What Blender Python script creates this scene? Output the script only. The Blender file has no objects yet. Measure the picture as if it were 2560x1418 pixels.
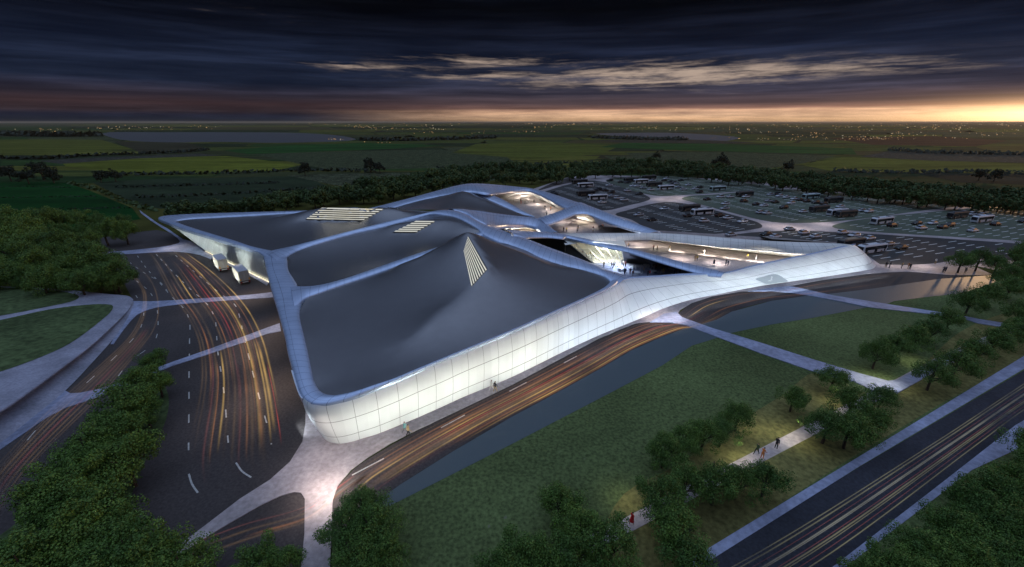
import bpy, bmesh, math, random
import numpy as np
from mathutils import Vector, Matrix, geometry
from mathutils.bvhtree import BVHTree
R = math.radians
random.seed(7); rng = np.random.default_rng(7)
scene = bpy.context.scene
COL = scene.collection
# ------------------------------------------------------------------ camera
F, CX, CY, HOR, CAMH = 1050.0, 1280.0, 709.0, 305.0, 42.0
PITCH = math.atan((CY - HOR) / F)
cp, sp = math.cos(PITCH), math.sin(PITCH)
cam = bpy.data.cameras.new('camera'); camo = bpy.data.objects.new('camera', cam); COL.objects.link(camo)
camo.location = (0, 0, CAMH); camo.rotation_euler = (math.pi/2 - PITCH, 0, 0)
cam.sensor_width = 36; cam.lens = 36*F/2560; cam.clip_end = 200000; cam.clip_start = .5
scene.camera = camo
def P(x, y, z=0.0):
    """world point at height z seen at photo pixel (x, y)"""
    u, v = (x-CX)/F, (CY-y)/F
    d = Vector((u, cp + v*sp, -sp + v*cp))
    t = (z - CAMH)/d.z
    return Vector((d.x*t, d.y*t, z))
def conv(ox, oy, s): return lambda x, y: (ox + x/s, oy + y/s)
c1 = conv(380, 430, 2.8356); c2 = conv(1000, 430, 3.657); c3 = conv(1350, 550, 2.844); c4 = conv(1400, 410, 2.207)
c5 = conv(680, 850, 4.052); r2 = conv(1280, 0, 2); r3 = conv(0, 709, 2); r4 = conv(1280, 709, 2); r1 = conv(0, 0, 2)
c6 = conv(200, 500, 3.938)
# ------------------------------------------------------------------ node helpers
class NT:
    def __init__(s, tree): s.t = tree; s.n = tree.nodes; s.l = tree.links
    def node(s, typ, **kw):
        n = s.n.new(typ)
        for k, v in kw.items(): setattr(n, k, v)
        return n
    def put(s, sock, v):
        if isinstance(v, bpy.types.NodeSocket): s.l.new(v, sock)
        else:
            if sock.type == 'RGBA' and not hasattr(v, '__len__'): v = (v, v, v, 1)
            if sock.type == 'RGBA' and len(v) == 3: v = (*v, 1)
            sock.default_value = v
    def m(s, op, a, b=0.0, c=0.0):
        n = s.node('ShaderNodeMath', operation=op)
        s.put(n.inputs[0], a); s.put(n.inputs[1], b); s.put(n.inputs[2], c)
        return n.outputs[0]
    def mix(s, f, a, b, mode='MIX'):
        n = s.node('ShaderNodeMix', data_type='RGBA', blend_type=mode)
        s.put(n.inputs[0], f); s.put(n.inputs[6], a); s.put(n.inputs[7], b)
        return n.outputs[2]
    def ramp(s, f, stops, interp='LINEAR'):
        n = s.node('ShaderNodeValToRGB'); cr = n.color_ramp; cr.interpolation = interp
        while len(cr.elements) < len(stops): cr.elements.new(.5)
        for e, (p, c) in zip(cr.elements, stops): e.position = p; e.color = (*c, 1) if len(c) == 3 else c
        s.put(n.inputs[0], f); return n.outputs[0]
    def step(s, x, lo, hi):
        n = s.node('ShaderNodeMapRange', interpolation_type='SMOOTHSTEP')
        s.put(n.inputs[0], x); n.inputs[1].default_value = lo; n.inputs[2].default_value = hi
        return n.outputs[0]
    def xyz(s, x, y, z):
        n = s.node('ShaderNodeCombineXYZ'); s.put(n.inputs[0], x); s.put(n.inputs[1], y); s.put(n.inputs[2], z); return n.outputs[0]
    def sep(s, v):
        n = s.node('ShaderNodeSeparateXYZ'); s.l.new(v, n.inputs[0]); return n.outputs
    def noise(s, vec, scale, detail=4, rough=.55, out=0):
        n = s.node('ShaderNodeTexNoise'); s.put(n.inputs['Scale'], scale); n.inputs['Detail'].default_value = detail
        n.inputs['Roughness'].default_value = rough
        if vec is not None: s.l.new(vec, n.inputs['Vector'])
        return n.outputs[out]
    def pos(s): return s.node('ShaderNodeNewGeometry').outputs['Position']
    def objc(s): return s.node('ShaderNodeTexCoord').outputs['Object']
    def uv(s): return s.node('ShaderNodeTexCoord').outputs['UV']
    def bump(s, h, strength=.3, dist=.1):
        n = s.node('ShaderNodeBump'); n.inputs['Strength'].default_value = strength; n.inputs['Distance'].default_value = dist
        s.l.new(h, n.inputs['Height']); return n.outputs[0]
def mat(name, col, rough=.6, metal=0.0, build=None, spec=.5, emit=None, estr=0.0):
    m = bpy.data.materials.new(name); m.use_nodes = True
    t = NT(m.node_tree); b = m.node_tree.nodes['Principled BSDF']
    b.inputs['Base Color'].default_value = (*col, 1); b.inputs['Roughness'].default_value = rough
    b.inputs['Metallic'].default_value = metal; b.inputs['Specular IOR Level'].default_value = spec
    if emit: b.inputs['Emission Color'].default_value = (*emit, 1); b.inputs['Emission Strength'].default_value = estr
    if build: build(t, b)
    return m
# ------------------------------------------------------------------ world : dusk sky
SUN_AZ, SUN_EL = 50.0, 5.0
def make_world():
    w = bpy.data.worlds.new('World'); scene.world = w; w.use_nodes = True
    t = NT(w.node_tree); bg = w.node_tree.nodes['Background']
    d = t.node('ShaderNodeTexCoord').outputs['Generated']
    x, y, z = t.sep(d)
    el = t.m('MULTIPLY', t.m('ARCSINE', z), 57.2958)
    az = t.m('MULTIPLY', t.m('ARCTAN2', x, y), 57.2958)
    # slow warp so that the cloud layers are not ruler straight
    wv = t.noise(t.xyz(t.m('MULTIPLY', az, .035), t.m('MULTIPLY', el, .25), 0.0), 1.0, 3, .5)
    elw = t.m('ADD', el, t.m('MULTIPLY', t.m('SUBTRACT', wv, .5), t.m('MULTIPLY', t.m('MINIMUM', t.m('ABSOLUTE', el), 6.0), .28)))
    E = lambda deg: (deg + 2.0)/32.0
    f = t.m('DIVIDE', t.m('ADD', elw, 2.0), 32.0)
    left = t.ramp(f, [(E(-2), (.010, .012, .02)), (E(0), (.010, .014, .026)), (E(.7), (.013, .015, .03)), (E(1.1), (.028, .020, .026)), (E(1.9), (.040, .024, .028)), (E(2.7), (.024, .020, .030)),
                      (E(4), (.0105, .0155, .033)), (E(7), (.0080, .0120, .027)), (E(9.5), (.0042, .0058, .0125)), (E(12.0), (.0014, .0018, .0032)), (E(20), (.004, .006, .014))])
    right = t.ramp(f, [(E(-2), (.3, .18, .09)), (E(.05), (.50, .31, .17)), (E(.7), (.68, .43, .27)), (E(1.25), (.58, .35, .23)), (E(1.5), (.20, .11, .09)), (E(2.0), (.09, .06, .065)),
                       (E(3.2), (.040, .036, .054)), (E(5), (.024, .028, .050)), (E(7), (.0095, .0135, .030)), (E(9.5), (.0048, .0064, .0135)), (E(12.0), (.0014, .0018, .0032)), (E(20), (.004, .006, .014))])
    c = t.mix(t.step(az, -27, 12), left, right)
    # fine horizontal streaks
    s1 = t.noise(t.xyz(t.m('MULTIPLY', az, .045), t.m('MULTIPLY', elw, 1.7), 3.0), 1.0, 6, .6)
    s2 = t.noise(t.xyz(t.m('MULTIPLY', az, .15), t.m('MULTIPLY', elw, 1.55), 7.0), 1.0, 8, .66)
    c = t.mix(1.0, c, t.ramp(s1, [(.28, (.62, .62, .66)), (.5, (.95, .95, .95)), (.72, (1.4, 1.35, 1.3))]), 'MULTIPLY')
    c = t.mix(t.step(el, 2.5, 1.2), c, t.mix(1.0, c, t.ramp(s2, [(.3, (.62, .6, .62)), (.6, (1.2, 1.18, 1.15))]), 'MULTIPLY'))
    s3 = t.noise(t.xyz(t.m('MULTIPLY', az, .055), t.m('MULTIPLY', elw, .75), 11.0), 1.0, 6, .6)
    c = t.mix(t.step(el, 2.0, 3.5), c, t.mix(1.0, c, t.ramp(s3, [(.34, (.62, .64, .68)), (.5, (1, 1, 1)), (.64, (1.6, 1.6, 1.6))]), 'MULTIPLY'))
    # lit openings in the cloud deck
    g = lambda a0, sa, e0, se: t.m('EXPONENT', t.m('MULTIPLY', -1.0, t.m('ADD', t.m('POWER', t.m('DIVIDE', t.m('ABSOLUTE', t.m('SUBTRACT', az, a0)), sa), 2.0), t.m('POWER', t.m('DIVIDE', t.m('ABSOLUTE', t.m('SUBTRACT', elw, e0)), se), 2.0))))
    mask = t.m('ADD', t.m('ADD', g(16, 14, 5.0, 1.5), t.m('MULTIPLY', g(36, 14, 4.9, .8), .6)), t.m('ADD', t.m('MULTIPLY', g(-4, 10, 6.9, .6), .75), t.m('ADD', t.m('MULTIPLY', g(-19, 5, 5.9, .35), .8), t.m('ADD', t.m('MULTIPLY', g(-6, 10, 5.2, .8), .6), t.m('MULTIPLY', g(-32, 8, 10.3, .7), .13)))))
    wisp = t.m('MULTIPLY', t.m('ADD', t.m('MULTIPLY', s1, .3), t.m('MULTIPLY', s2, .7)), 1.0)
    op = t.m('MULTIPLY', t.step(t.m('ADD', wisp, t.m('MULTIPLY', mask, .20)), .55, .78), t.m('MINIMUM', t.m('MULTIPLY', mask, 1.15), 1.0))
    c = t.mix(t.m('MINIMUM', op, 1.0), c, (.40, .305, .245))
    # low sun behind the far plain at the right
    sun = g(SUN_AZ + 1.5, 7.5, .25, 1.15); sun2 = g(SUN_AZ, 15, .3, 1.4)
    c = t.mix(1.0, c, t.mix(t.m('MINIMUM', sun, 1.0), (0, 0, 0), (1.7, 1.0, .42)), 'ADD')
    c = t.mix(1.0, c, t.mix(t.m('MINIMUM', sun2, 1.0), (0, 0, 0), (.28, .15, .06)), 'ADD')
    # the afterglow goes on beyond the sunset side
    ag = t.m('MULTIPLY', g(95, 34, 4.0, 10.0), t.step(az, 55, 80)); c = t.mix(1.0, c, t.mix(t.m('MINIMUM', ag, 1.0), (0, 0, 0), (1.8, .95, .48)), 'ADD')
    # clear blue dusk overhead, above the dark cloud deck
    zen = t.mix(t.step(el, 22, 65), (.11, .15, .26), (.38, .50, .76))
    c = t.mix(t.step(el, 14, 40), c, zen)
    c = t.mix(t.step(el, -.4, -4), c, (.01, .012, .012))
    # a very low Nishita sky underneath it
    sk = t.node('ShaderNodeTexSky', sky_type='NISHITA'); sk.sun_disc = False; sk.sun_elevation = R(SUN_EL); sk.sun_rotation = R(SUN_AZ)
    c = t.mix(1.0, c, t.mix(t.step(el, 15, 45), (0, 0, 0), t.mix(1.0, sk.outputs[0], (.012, .012, .012), 'MULTIPLY')), 'ADD')
    t.l.new(c, bg.inputs[0]); bg.inputs[1].default_value = .95
make_world()
sl = bpy.data.lights.new('sun', 'SUN'); sl.energy = .25; sl.angle = R(2); sl.color = (1, .62, .32)
so = bpy.data.objects.new('sun', sl); COL.objects.link(so)
sd = Vector((math.sin(R(SUN_AZ))*math.cos(R(SUN_EL)), math.cos(R(SUN_AZ))*math.cos(R(SUN_EL)), math.sin(R(SUN_EL))))
so.rotation_euler = sd.to_track_quat('Z', 'Y').to_euler()
scene.view_settings.view_transform = 'Standard'; scene.view_settings.look = 'None'
scene.view_settings.exposure = .25; scene.view_settings.gamma = 1
# ------------------------------------------------------------------ object helpers
def link(o, parent=None):
    COL.objects.link(o)
    if parent: o.parent = parent
    return o
def mesh_obj(name, verts, faces, m, parent=None, smooth=True, uvs=None, mats=None, fmat=None):
    me = bpy.data.meshes.new(name); me.from_pydata([tuple(v) for v in verts], [], faces)
    for k in (mats or [m]): me.materials.append(k)
    if smooth: me.polygons.foreach_set('use_smooth', [True]*len(me.polygons))
    if fmat is not None: me.polygons.foreach_set('material_index', fmat)
    if uvs is not None:
        lay = me.uv_layers.new(name='UVMap')
        li = np.empty(len(me.loops), np.int32); me.loops.foreach_get('vertex_index', li)
        lay.data.foreach_set('uv', np.asarray(uvs, float)[li].ravel())
    me.update(); o = bpy.data.objects.new(name, me)
    return link(o, parent)
def tag(o, label=None, cat=None, group=None, kind=None):
    if label: o['label'] = label
    if cat: o['category'] = cat
    if group: o['group'] = group
    if kind: o['kind'] = kind
    return o
def empty(name, loc=(0, 0, 0), rz=0):
    o = bpy.data.objects.new(name, None); o.location = loc; o.rotation_euler = (0, 0, rz); o.empty_display_size = .3
    return link(o)
def copy_tree(o, parent=None):
    c = o.copy(); COL.objects.link(c)
    if parent: c.parent = parent
    for ch in o.children: copy_tree(ch, c)
    return c
ONES = 'first second third fourth fifth sixth seventh eighth ninth tenth eleventh twelfth thirteenth fourteenth fifteenth sixteenth seventeenth eighteenth nineteenth'.split()
TENS = {2: 'twent', 3: 'thirt', 4: 'fort', 5: 'fift', 6: 'sixt', 7: 'sevent'}
def ordinal(i):
    if i < 19: return ONES[i]
    n = i+1
    return TENS[n//10] + ('ieth' if n % 10 == 0 else 'y-' + ONES[n % 10 - 1])
# smooth curve through points (centripetal Catmull-Rom)
def crom(pts, n=6, closed=False):
    pts = [Vector(p) for p in pts]; N = len(pts); out = []
    for i in range(N if closed else N-1):
        if closed: p = [pts[(i+k) % N] for k in (-1, 0, 1, 2)]
        else:
            a, b = pts[i], pts[i+1]
            p = [pts[i-1] if i > 0 else a*2 - b, a, b, pts[i+2] if i+2 < N else b*2 - a]
        t = [0.0]
        for k in range(3): t.append(t[-1] + max((p[k+1]-p[k]).length, 1e-4)**.5)
        for k in range(n):
            u = t[1] + (t[2]-t[1])*k/n
            L = lambda i0, i1, A, B: A*((t[i1]-u)/(t[i1]-t[i0])) + B*((u-t[i0])/(t[i1]-t[i0]))
            A1, A2, A3 = L(0, 1, p[0], p[1]), L(1, 2, p[1], p[2]), L(2, 3, p[2], p[3])
            B1, B2 = L(0, 2, A1, A2), L(1, 3, A2, A3)
            out.append(L(1, 2, B1, B2))
    if not closed: out.append(pts[-1].copy())
    return out
def pix(pts, z=0.0): return [P(p[0], p[1], z if len(p) == 2 else p[2]) for p in pts]
def gpoly(name, pts, z, m, n=4, skirt=0.0, kind='structure', parent=None):
    """a flat sheet on the ground from a pixel outline; skirt > 0 gives it kerb sides"""
    q = [(p[0], p[1]) for p in crom([(p[0], p[1], 0) for p in pts], n, True)] if n else pts
    w = [P(x, y, z) for x, y in q]; N = len(w)
    bm = bmesh.new(); vs = [bm.verts.new(p) for p in w]
    f = bm.faces.new(vs)
    f.normal_update()
    if f.normal.z < 0: f.normal_flip()
    bmesh.ops.triangulate(bm, faces=[f], ngon_method='EAR_CLIP')
    if skirt:
        lo = [bm.verts.new((p.x, p.y, z-skirt)) for p in w]
        for i in range(N):
            j = (i+1) % N
            try: bm.faces.new((vs[i], vs[j], lo[j], lo[i]))
            except ValueError: pass
    me = bpy.data.meshes.new(name); bm.to_mesh(me); bm.free(); me.materials.append(m)
    o = link(bpy.data.objects.new(name, me), parent)
    if kind: o['kind'] = kind
    return o
# ------------------------------------------------------------------ ground materials
def b_noise(col, var, scale, scale2=None, bump=.2, bdist=.05, fleck=None):
    def f(t, b):
        p = t.pos(); n = t.noise(p, scale, 5, .6)
        lo = tuple(c*(1-var) for c in col); hi = tuple(c*(1+var) for c in col)
        c = t.ramp(n, [(.3, lo), (.7, hi)])
        if scale2:
            n2 = t.noise(p, scale2, 3, .5)
            c = t.mix(1.0, c, t.ramp(n2, [(.3, (.72, .72, .72)), (.7, (1.28, 1.28, 1.28))]), 'MULTIPLY')
        if fleck:
            n3 = t.noise(p, fleck[1], 2, .5)
            c = t.mix(t.step(n3, fleck[2], fleck[2]+.1), c, fleck[0])
        t.l.new(c, b.inputs['Base Color'])
        if bump: t.l.new(t.bump(n, bump, bdist), b.inputs['Normal'])
    return f
M = {}
M['asphalt'] = mat('asphalt', (.045, .043, .047), .8, spec=.2, build=b_noise((.062, .052, .050), .3, 3.0, .06, .15, .02))
M['asphalt_dark'] = mat('asphalt_highway', (.034, .036, .046), .8, spec=.2, build=b_noise((.034, .036, .046), .3, 3.0, .08, .15, .02))
M['paving'] = mat('paving', (.30, .28, .32), .55, build=b_noise((.36, .31, .31), .26, 1.6, .12, .3, .03))
M['paving_cool'] = mat('paving_cool', (.27, .29, .38), .55, build=b_noise((.26, .285, .40), .28, 1.3, .15, .3, .03))
M['concrete'] = mat('ramp_concrete', (.3, .3, .34), .6, build=b_noise((.26, .26, .32), .25, 2.5, .2, .3, .03))
M['court'] = mat('court_paving', (.27, .22, .21), .5, build=b_noise((.27, .225, .215), .25, .8, .08, .25, .03))
M['lawn'] = mat('lawn', (.03, .06, .025), .9, build=b_noise((.095, .128, .048), .52, 2.4, .05, .6, .12, ((.15, .16, .10), .9, .70)), spec=.1)
M['lawn_left'] = mat('lawn_plateau', (.03, .06, .025), .9, build=b_noise((.07, .10, .04), .5, .9, .1, .6, .12, ((.13, .15, .09), 1.0, .70)), spec=.1)
M['verge'] = mat('dry_grass', (.06, .06, .025), .9, build=b_noise((.15, .14, .05), .45, 1.5, .1, .6, .12), spec=.1)
M['lot_grey'] = mat('car_park_asphalt', (.04, .042, .045), .8, spec=.25, build=b_noise((.042, .043, .043), .25, 1.2, .03, .15, .02))
M['lot_green'] = mat('car_park_grass_paver', (.03, .055, .04), .8, build=b_noise((.065, .085, .055), .25, 1.2, .02, .2, .03))
M['mark'] = mat('road_paint', (.8, .8, .78), .5, build=b_noise((.78, .78, .75), .2, 2.0, None, 0))
M['lane'] = mat('worn_road_paint', (.4, .4, .38), .5, build=b_noise((.42, .41, .38), .35, 2.0, None, 0))
def b_water(t, b):
    p = t.pos(); n = t.noise(p, .9, 4, .6)
    t.l.new(t.bump(n, .12, .12), b.inputs['Normal'])
M['water'] = mat('water', (.075, .10, .11), .42, build=b_water, spec=.3)
M['lake'] = mat('lake_water', (.06, .06, .06), .35, build=b_water, spec=.5)
def b_terrain(t, b):
    p = t.pos(); x, y, z = t.sep(p)
    v = t.node('ShaderNodeTexVoronoi', distance='CHEBYCHEV'); v.inputs['Scale'].default_value = 1.0; v.inputs['Randomness'].default_value = .85
    w = t.noise(p, .002, 3, .5)
    t.l.new(t.xyz(t.m('ADD', t.m('DIVIDE', x, 420.0), w), t.m('ADD', t.m('DIVIDE', y, 260.0), w), 0.0), v.inputs['Vector'])
    cid = t.sep(v.outputs['Color'])[0]
    c = t.ramp(cid, [(0, (.020, .028, .010)), (.2, (.046, .048, .012)), (.4, (.024, .032, .014)), (.55, (.060, .054, .014)), (.7, (.028, .026, .014)), (.85, (.014, .032, .010)), (1, (.036, .032, .018))], 'CONSTANT')
    n = t.noise(p, .05, 5, .65)
    c = t.mix(1.0, c, t.ramp(n, [(.3, (.6, .6, .6)), (.7, (1.4, 1.4, 1.4))]), 'MULTIPLY')
    ns = t.noise(t.xyz(t.m('DIVIDE', x, 500.0), t.m('DIVIDE', y, 160.0), 0.0), 1.0, 5, .65)
    c = t.mix(t.step(ns, .56, .62), c, (.010, .014, .007))
    c = t.mix(1.0, c, (1.35, 1.3, 1.2), 'MULTIPLY')
    t.l.new(c, b.inputs['Base Color'])
M['terrain'] = mat('farmland', (.03, .035, .012), .95, build=b_terrain, spec=.05)
def field_mat(name, col, kind):
    def f(t, b):
        p = t.pos(); x, y, z = t.sep(p)
        n = t.noise(p, .12, 5, .7)
        k = {'crop': (.25, 1.9), 'grass': (.68, 1.32), 'plot': (.5, 1.5)}[kind]
        c = t.mix(1.0, col, t.ramp(n, [(.28, (k[0],)*3), (.72, (k[1],)*3)]), 'MULTIPLY')
        if kind == 'crop':
            n2 = t.noise(p, .55, 3, .7)
            c = t.mix(1.0, c, t.ramp(n2, [(.42, (.45,)*3), (.66, (2.0,)*3)]), 'MULTIPLY')
        if kind == 'plot':
            n2 = t.noise(p, .22, 2, .5)
            c = t.mix(t.step(n2, .60, .68), c, (.13, .125, .10))
        if kind == 'grass':
            n2 = t.noise(t.xyz(t.m('MULTIPLY', x, .006), t.m('MULTIPLY', y, .03), 0.0), 1.0, 5, .65)
            c = t.mix(1.0, c, t.ramp(n2, [(.35, (.62,)*3), (.65, (1.3,)*3)]), 'MULTIPLY')
        t.l.new(c, b.inputs['Base Color'])
    col = tuple(c*1.5 for c in col)
    return mat(name, col, .95, build=f, spec=.05)
# ------------------------------------------------------------------ ground and roads
def sheet_ground():
    rr = [0, 60, 120, 200, 320, 500, 800, 1300, 2200, 4000, 8000, 16000, 40000, 90000]; vs = [(0, 0, 0)]; fs = []
    n = 64
    for r in rr[1:]:
        for k in range(n): vs.append((r*math.cos(2*math.pi*k/n), 60 + r*math.sin(2*math.pi*k/n), 0))
    for k in range(n): fs.append((0, 1+k, 1+(k+1) % n))
    for i in range(len(rr)-2):
        a = 1+i*n
        for k in range(n): fs.append((a+k, a+n+k, a+n+(k+1) % n, a+(k+1) % n))
    tag(mesh_obj('terrain', vs, fs, M['terrain'], smooth=False), kind='structure')
sheet_ground()
# fields of the plain (pixel outlines)
FIELDS = [
 ([(-400, 470), (-60, 458), (100, 455), (165, 457), (220, 475), (330, 520), (352, 548), (200, 572), (-60, 600), (-400, 640)], (.004, .030, .005), 'grass'),
 ([(230, 456), (420, 446), (760, 440), (830, 470), (800, 505), (400, 522), (330, 508)], (.017, .026, .013), 'grass'),
 ([(150, 404), (300, 396), (565, 390), (690, 404), (742, 415), (690, 427), (480, 432), (300, 431), (165, 416)], (.075, .085, .012), 'grass'),
 ([(95, 402), (240, 394), (500, 384), (555, 389), (330, 397), (150, 410)], (.03, .03, .022), 'plot'),
 ([(-200, 352), (120, 348), (255, 350), (335, 374), (240, 379), (50, 388), (-200, 392)], (.060, .066, .012), 'grass'),
 ([(282, 353), (470, 357), (522, 373), (350, 381)], (.030, .028, .015), 'grass'),
 ([(560, 376), (720, 364), (900, 357), (1110, 364), (1000, 371), (860, 377), (620, 386)], (.014, .045, .010), 'grass'),
 ([(640, 386), (860, 378), (1100, 374), (1260, 388), (1290, 408), (1100, 420), (830, 426), (740, 408)], (.030, .038, .018), 'crop'),
 ([(715, 438), (960, 432), (1250, 436), (1240, 450), (1120, 470), (960, 478), (830, 462)], (.034, .040, .022), 'crop'),
 ([(1190, 360), (1360, 355), (1550, 365), (1500, 386), (1330, 398), (1130, 382)], (.058, .066, .012), 'grass'),
 ([(1560, 382), (1800, 380), (2090, 390), (2010, 408), (1900, 424), (1640, 410)], (.032, .038, .018), 'crop'),
 ([(1560, 357), (1800, 360), (2130, 371), (2142, 387), (1900, 381), (1700, 376), (1500, 368)], (.014, .045, .010), 'grass'),
 ([(2000, 412), (2110, 392), (2300, 400), (2700, 413), (2700, 434), (2300, 432), (2080, 428)], (.062, .068, .012), 'grass'),
 ([(2220, 378), (2380, 380), (2700, 386), (2700, 410), (2330, 402), (2150, 392)], (.03, .03, .022), 'plot'),
 ([(1480, 350), (1700, 348), (1900, 356), (1840, 359), (1560, 357)], (.030, .026, .016), 'plot'),
 ([(2440, 368), (2700, 358), (2700, 380), (2480, 380)], (.055, .045, .012), 'grass'),
 ([(2070, 345), (2330, 340), (2520, 352), (2440, 366), (2180, 362)], (.045, .022, .012), 'grass'),
 ([(2280, 432), (2600, 436), (2900, 448), (2800, 470), (2400, 456)], (.010, .014, .010), 'grass'),
]
fm = {}
rf = random.Random(3)
rows = [309.5, 311.5, 314, 317, 321, 325, 330, 336, 343, 350, 358, 367, 377, 388, 400, 413, 427, 442]
pal = [((.058, .060, .012), 'grass'), ((.030, .036, .014), 'grass'), ((.020, .040, .010), 'grass'), ((.046, .040, .016), 'grass'), ((.034, .040, .018), 'crop'), ((.070, .072, .014), 'grass'), ((.016, .024, .010), 'grass'), ((.040, .050, .012), 'grass')]
for i, (y0, y1) in enumerate(zip(rows[:-1], rows[1:])):
    x = -500 - rf.uniform(0, 200); sl0 = rf.uniform(-.1, .1)
    while x < 3000:
        w_ = rf.uniform(160, 520); k = rf.choice(pal); g_ = (y1-y0)*.14
        if k not in fm: fm[k] = field_mat('field_'+k[1], k[0], k[1])
        t0, t1 = rf.uniform(-.12, .12)*(y1-y0), rf.uniform(-.12, .12)*(y1-y0); s0 = rf.uniform(-25, 25)
        gpoly('field', [(x, y0+g_+max(0, t0)), (x+w_*.5, y0+g_+max(0, (t0+t1)/2)), (x+w_-8, y0+g_+max(0, t1)), (x+w_-8+s0, y1+min(0, t1)), (x+w_*.45, y1+min(0, (t0+t1)/2)), (x+s0, y1+min(0, t0))], .012, fm[k], 0)
        x += w_
for i, (pts, col, kind) in enumerate(FIELDS):
    k = (col, kind)
    if k not in fm: fm[k] = field_mat('field_'+kind, col, kind)
    gpoly('field', pts, .02 + .004*i, fm[k], 0)
gpoly('lake', [(255, 334), (420, 331), (620, 331), (760, 333), (860, 341), (890, 349), (700, 357), (560, 355), (430, 356), (300, 349)], .03, M['lake'])
gpoly('pond', [(1490, 335), (1600, 332), (1700, 333), (1850, 345), (1800, 354), (1690, 354), (1600, 345)], .034, M['lake'])

# near lawn (everything between canal and highway) and car-park base
gpoly('lawn', [(826, 1900), (830, 1340), (990, 1245), (1280, 1100), (1500, 985), (1740, 850), (1900, 800), (2170, 755), (2500, 690), (2900, 640), (3300, 700), (3300, 1200), (2560, 1900)], .10, M['lawn'], 0)
gpoly('grass_verge', [(880, 1900), (1460, 1395), (1560, 1235), (1700, 1160), (1800, 1085), (1960, 985), (2040, 930), (2180, 985), (2250, 960), (2330, 890), (2400, 830), (2520, 780), (2900, 700), (3000, 760), (2560, 900), (1690, 1430), (1300, 1700)], .104, M['verge'])
gpoly('car_park_paving', [(1325, 475), (1400, 450), (1425, 441), (1500, 438), (1652, 441), (1900, 452), (2000, 468), (2250, 498), (2560, 520), (2800, 540), (2800, 690), (2560, 690), (2440, 665), (2200, 690), (2050, 720), (1700, 640)], .05, M['paving'], 0)
LOTS = {
 'l1': ([(1340, 492), (1390, 470), (1470, 452), (1510, 455), (1560, 467), (1618, 490), (1626, 497), (1610, 504.5), (1570, 514), (1518, 526), (1440, 520)], 'lot_grey'),
 'l2': ([(1514, 452), (1530, 446), (1580, 442), (1660, 440), (1780, 450), (1955, 470), (1830, 480), (1705, 488), (1645, 490), (1600, 482), (1540, 463)], 'lot_green'),
 'l3': ([(1704, 497), (1725, 490), (1780, 487), (1955, 473), (2130, 485), (2430, 508), (2280, 530), (2130, 550), (2030, 557), (1930, 555), (1830, 532), (1730, 505)], 'lot_green'),
 'l4': ([(1538, 536), (1575, 524), (1612, 513.5), (1660, 505.5), (1705, 508), (1780, 524), (1855, 544), (1900, 559), (1906, 567), (1880, 574), (1790, 585), (1640, 583), (1580, 550)], 'lot_grey'),
 'l5': ([(2080, 566), (2105, 557), (2180, 545), (2330, 530), (2455, 520), (2580, 522), (2700, 530), (2700, 612), (2560, 603), (2380, 592), (2180, 580), (2100, 573)], 'lot_green'),
 'l6': ([(1830, 590), (1955, 577), (2080, 580), (2230, 588), (2560, 610), (2700, 622), (2700, 650), (2400, 645), (2355, 656), (2280, 662), (2190, 663), (2120, 640)], 'lot_grey'),
 'l7': ([(1340, 478), (1395, 452), (1425, 444), (1444, 448), (1448, 452), (1400, 462)], 'asphalt'),
}
for i, (k, (pts, mm)) in enumerate(LOTS.items()): gpoly('car_park', pts, .058 + .004*i, M[mm], 4)
# left road system
gpoly('road', [(212, 603), (300, 585), (392, 575), (430, 583), (520, 625), (690, 700), (790, 960), (800, 1020), (800, 1080), (800, 1150), (800, 1200), (860, 1240), (790, 1260), (790, 1450), (600, 1900), (-500, 1900), (-500, 1000), (330, 745), (300, 690), (262, 640), (230, 620)], .03, M['asphalt'], 0)
# front road along the canal
ROAD_U = [(300, 1600), (560, 1400), (764, 1268), (836, 1225), (885, 1173), (930, 1142), (1020, 1090), (1124, 1036), (1280, 960), (1400, 898), (1495, 849), (1555, 822), (1590, 809), (1630, 804), (1690, 787), (1730, 757), (1780, 741), (1855, 729), (1930, 727), (1975, 716), (2060, 700), (2180, 684), (2270, 680), (2400, 690)]
ROAD_L = [(520, 1900), (760, 1450), (900, 1300), (960, 1240), (1000, 1212), (1130, 1130), (1280, 1042), (1405, 975), (1495, 925), (1580, 875), (1655, 842), (1710, 822), (1735, 819), (1790, 800), (1830, 779), (1930, 752), (2010, 741), (2090, 733), (2180, 722), (2260, 710), (2350, 697), (2420, 691)]
gpoly('road', ROAD_U + ROAD_L[::-1], .06, M['asphalt'], 3)
gpoly('canal', [(930, 1258), (960, 1240), (1000, 1212), (1130, 1130), (1280, 1042), (1405, 975), (1495, 925), (1580, 875), (1655, 842), (1710, 822), (1790, 800), (1830, 779), (1930, 752), (2010, 741), (2090, 733), (2180, 722), (2260, 710), (2350, 697), (2480, 688),
                (2490, 705), (2400, 735), (2330, 741), (2235, 753), (2205, 765), (2170, 768), (2030, 795), (1930, 811), (1830, 832), (1770, 852), (1730, 864), (1655, 914), (1530, 980), (1405, 1045), (1280, 1110), (1000, 1252), (960, 1272)], .13, M['water'], 0)
# highway
gpoly('highway', [(1735, 1420), (2153, 1165), (2560, 926), (3200, 560), (3500, 560), (2900, 860), (2540, 1064), (2080, 1420), (1700, 1700), (1250, 1720)], .125, M['asphalt_dark'], 0)
gpoly('sidewalk', [(1690, 1420), (2150, 1140), (2560, 890), (3200, 520), (3230, 545), (2560, 922), (2153, 1163), (1745, 1420), (1300, 1700), (1200, 1720)], .16, M['paving_cool'], 0, .16)
gpoly('sidewalk', [(2078, 1420), (2330, 1226), (2540, 1062), (2900, 858), (2960, 880), (2560, 1115), (2430, 1175), (2110, 1420), (1840, 1640), (1760, 1660)], .16, M['paving_cool'], 0, .16)
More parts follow.
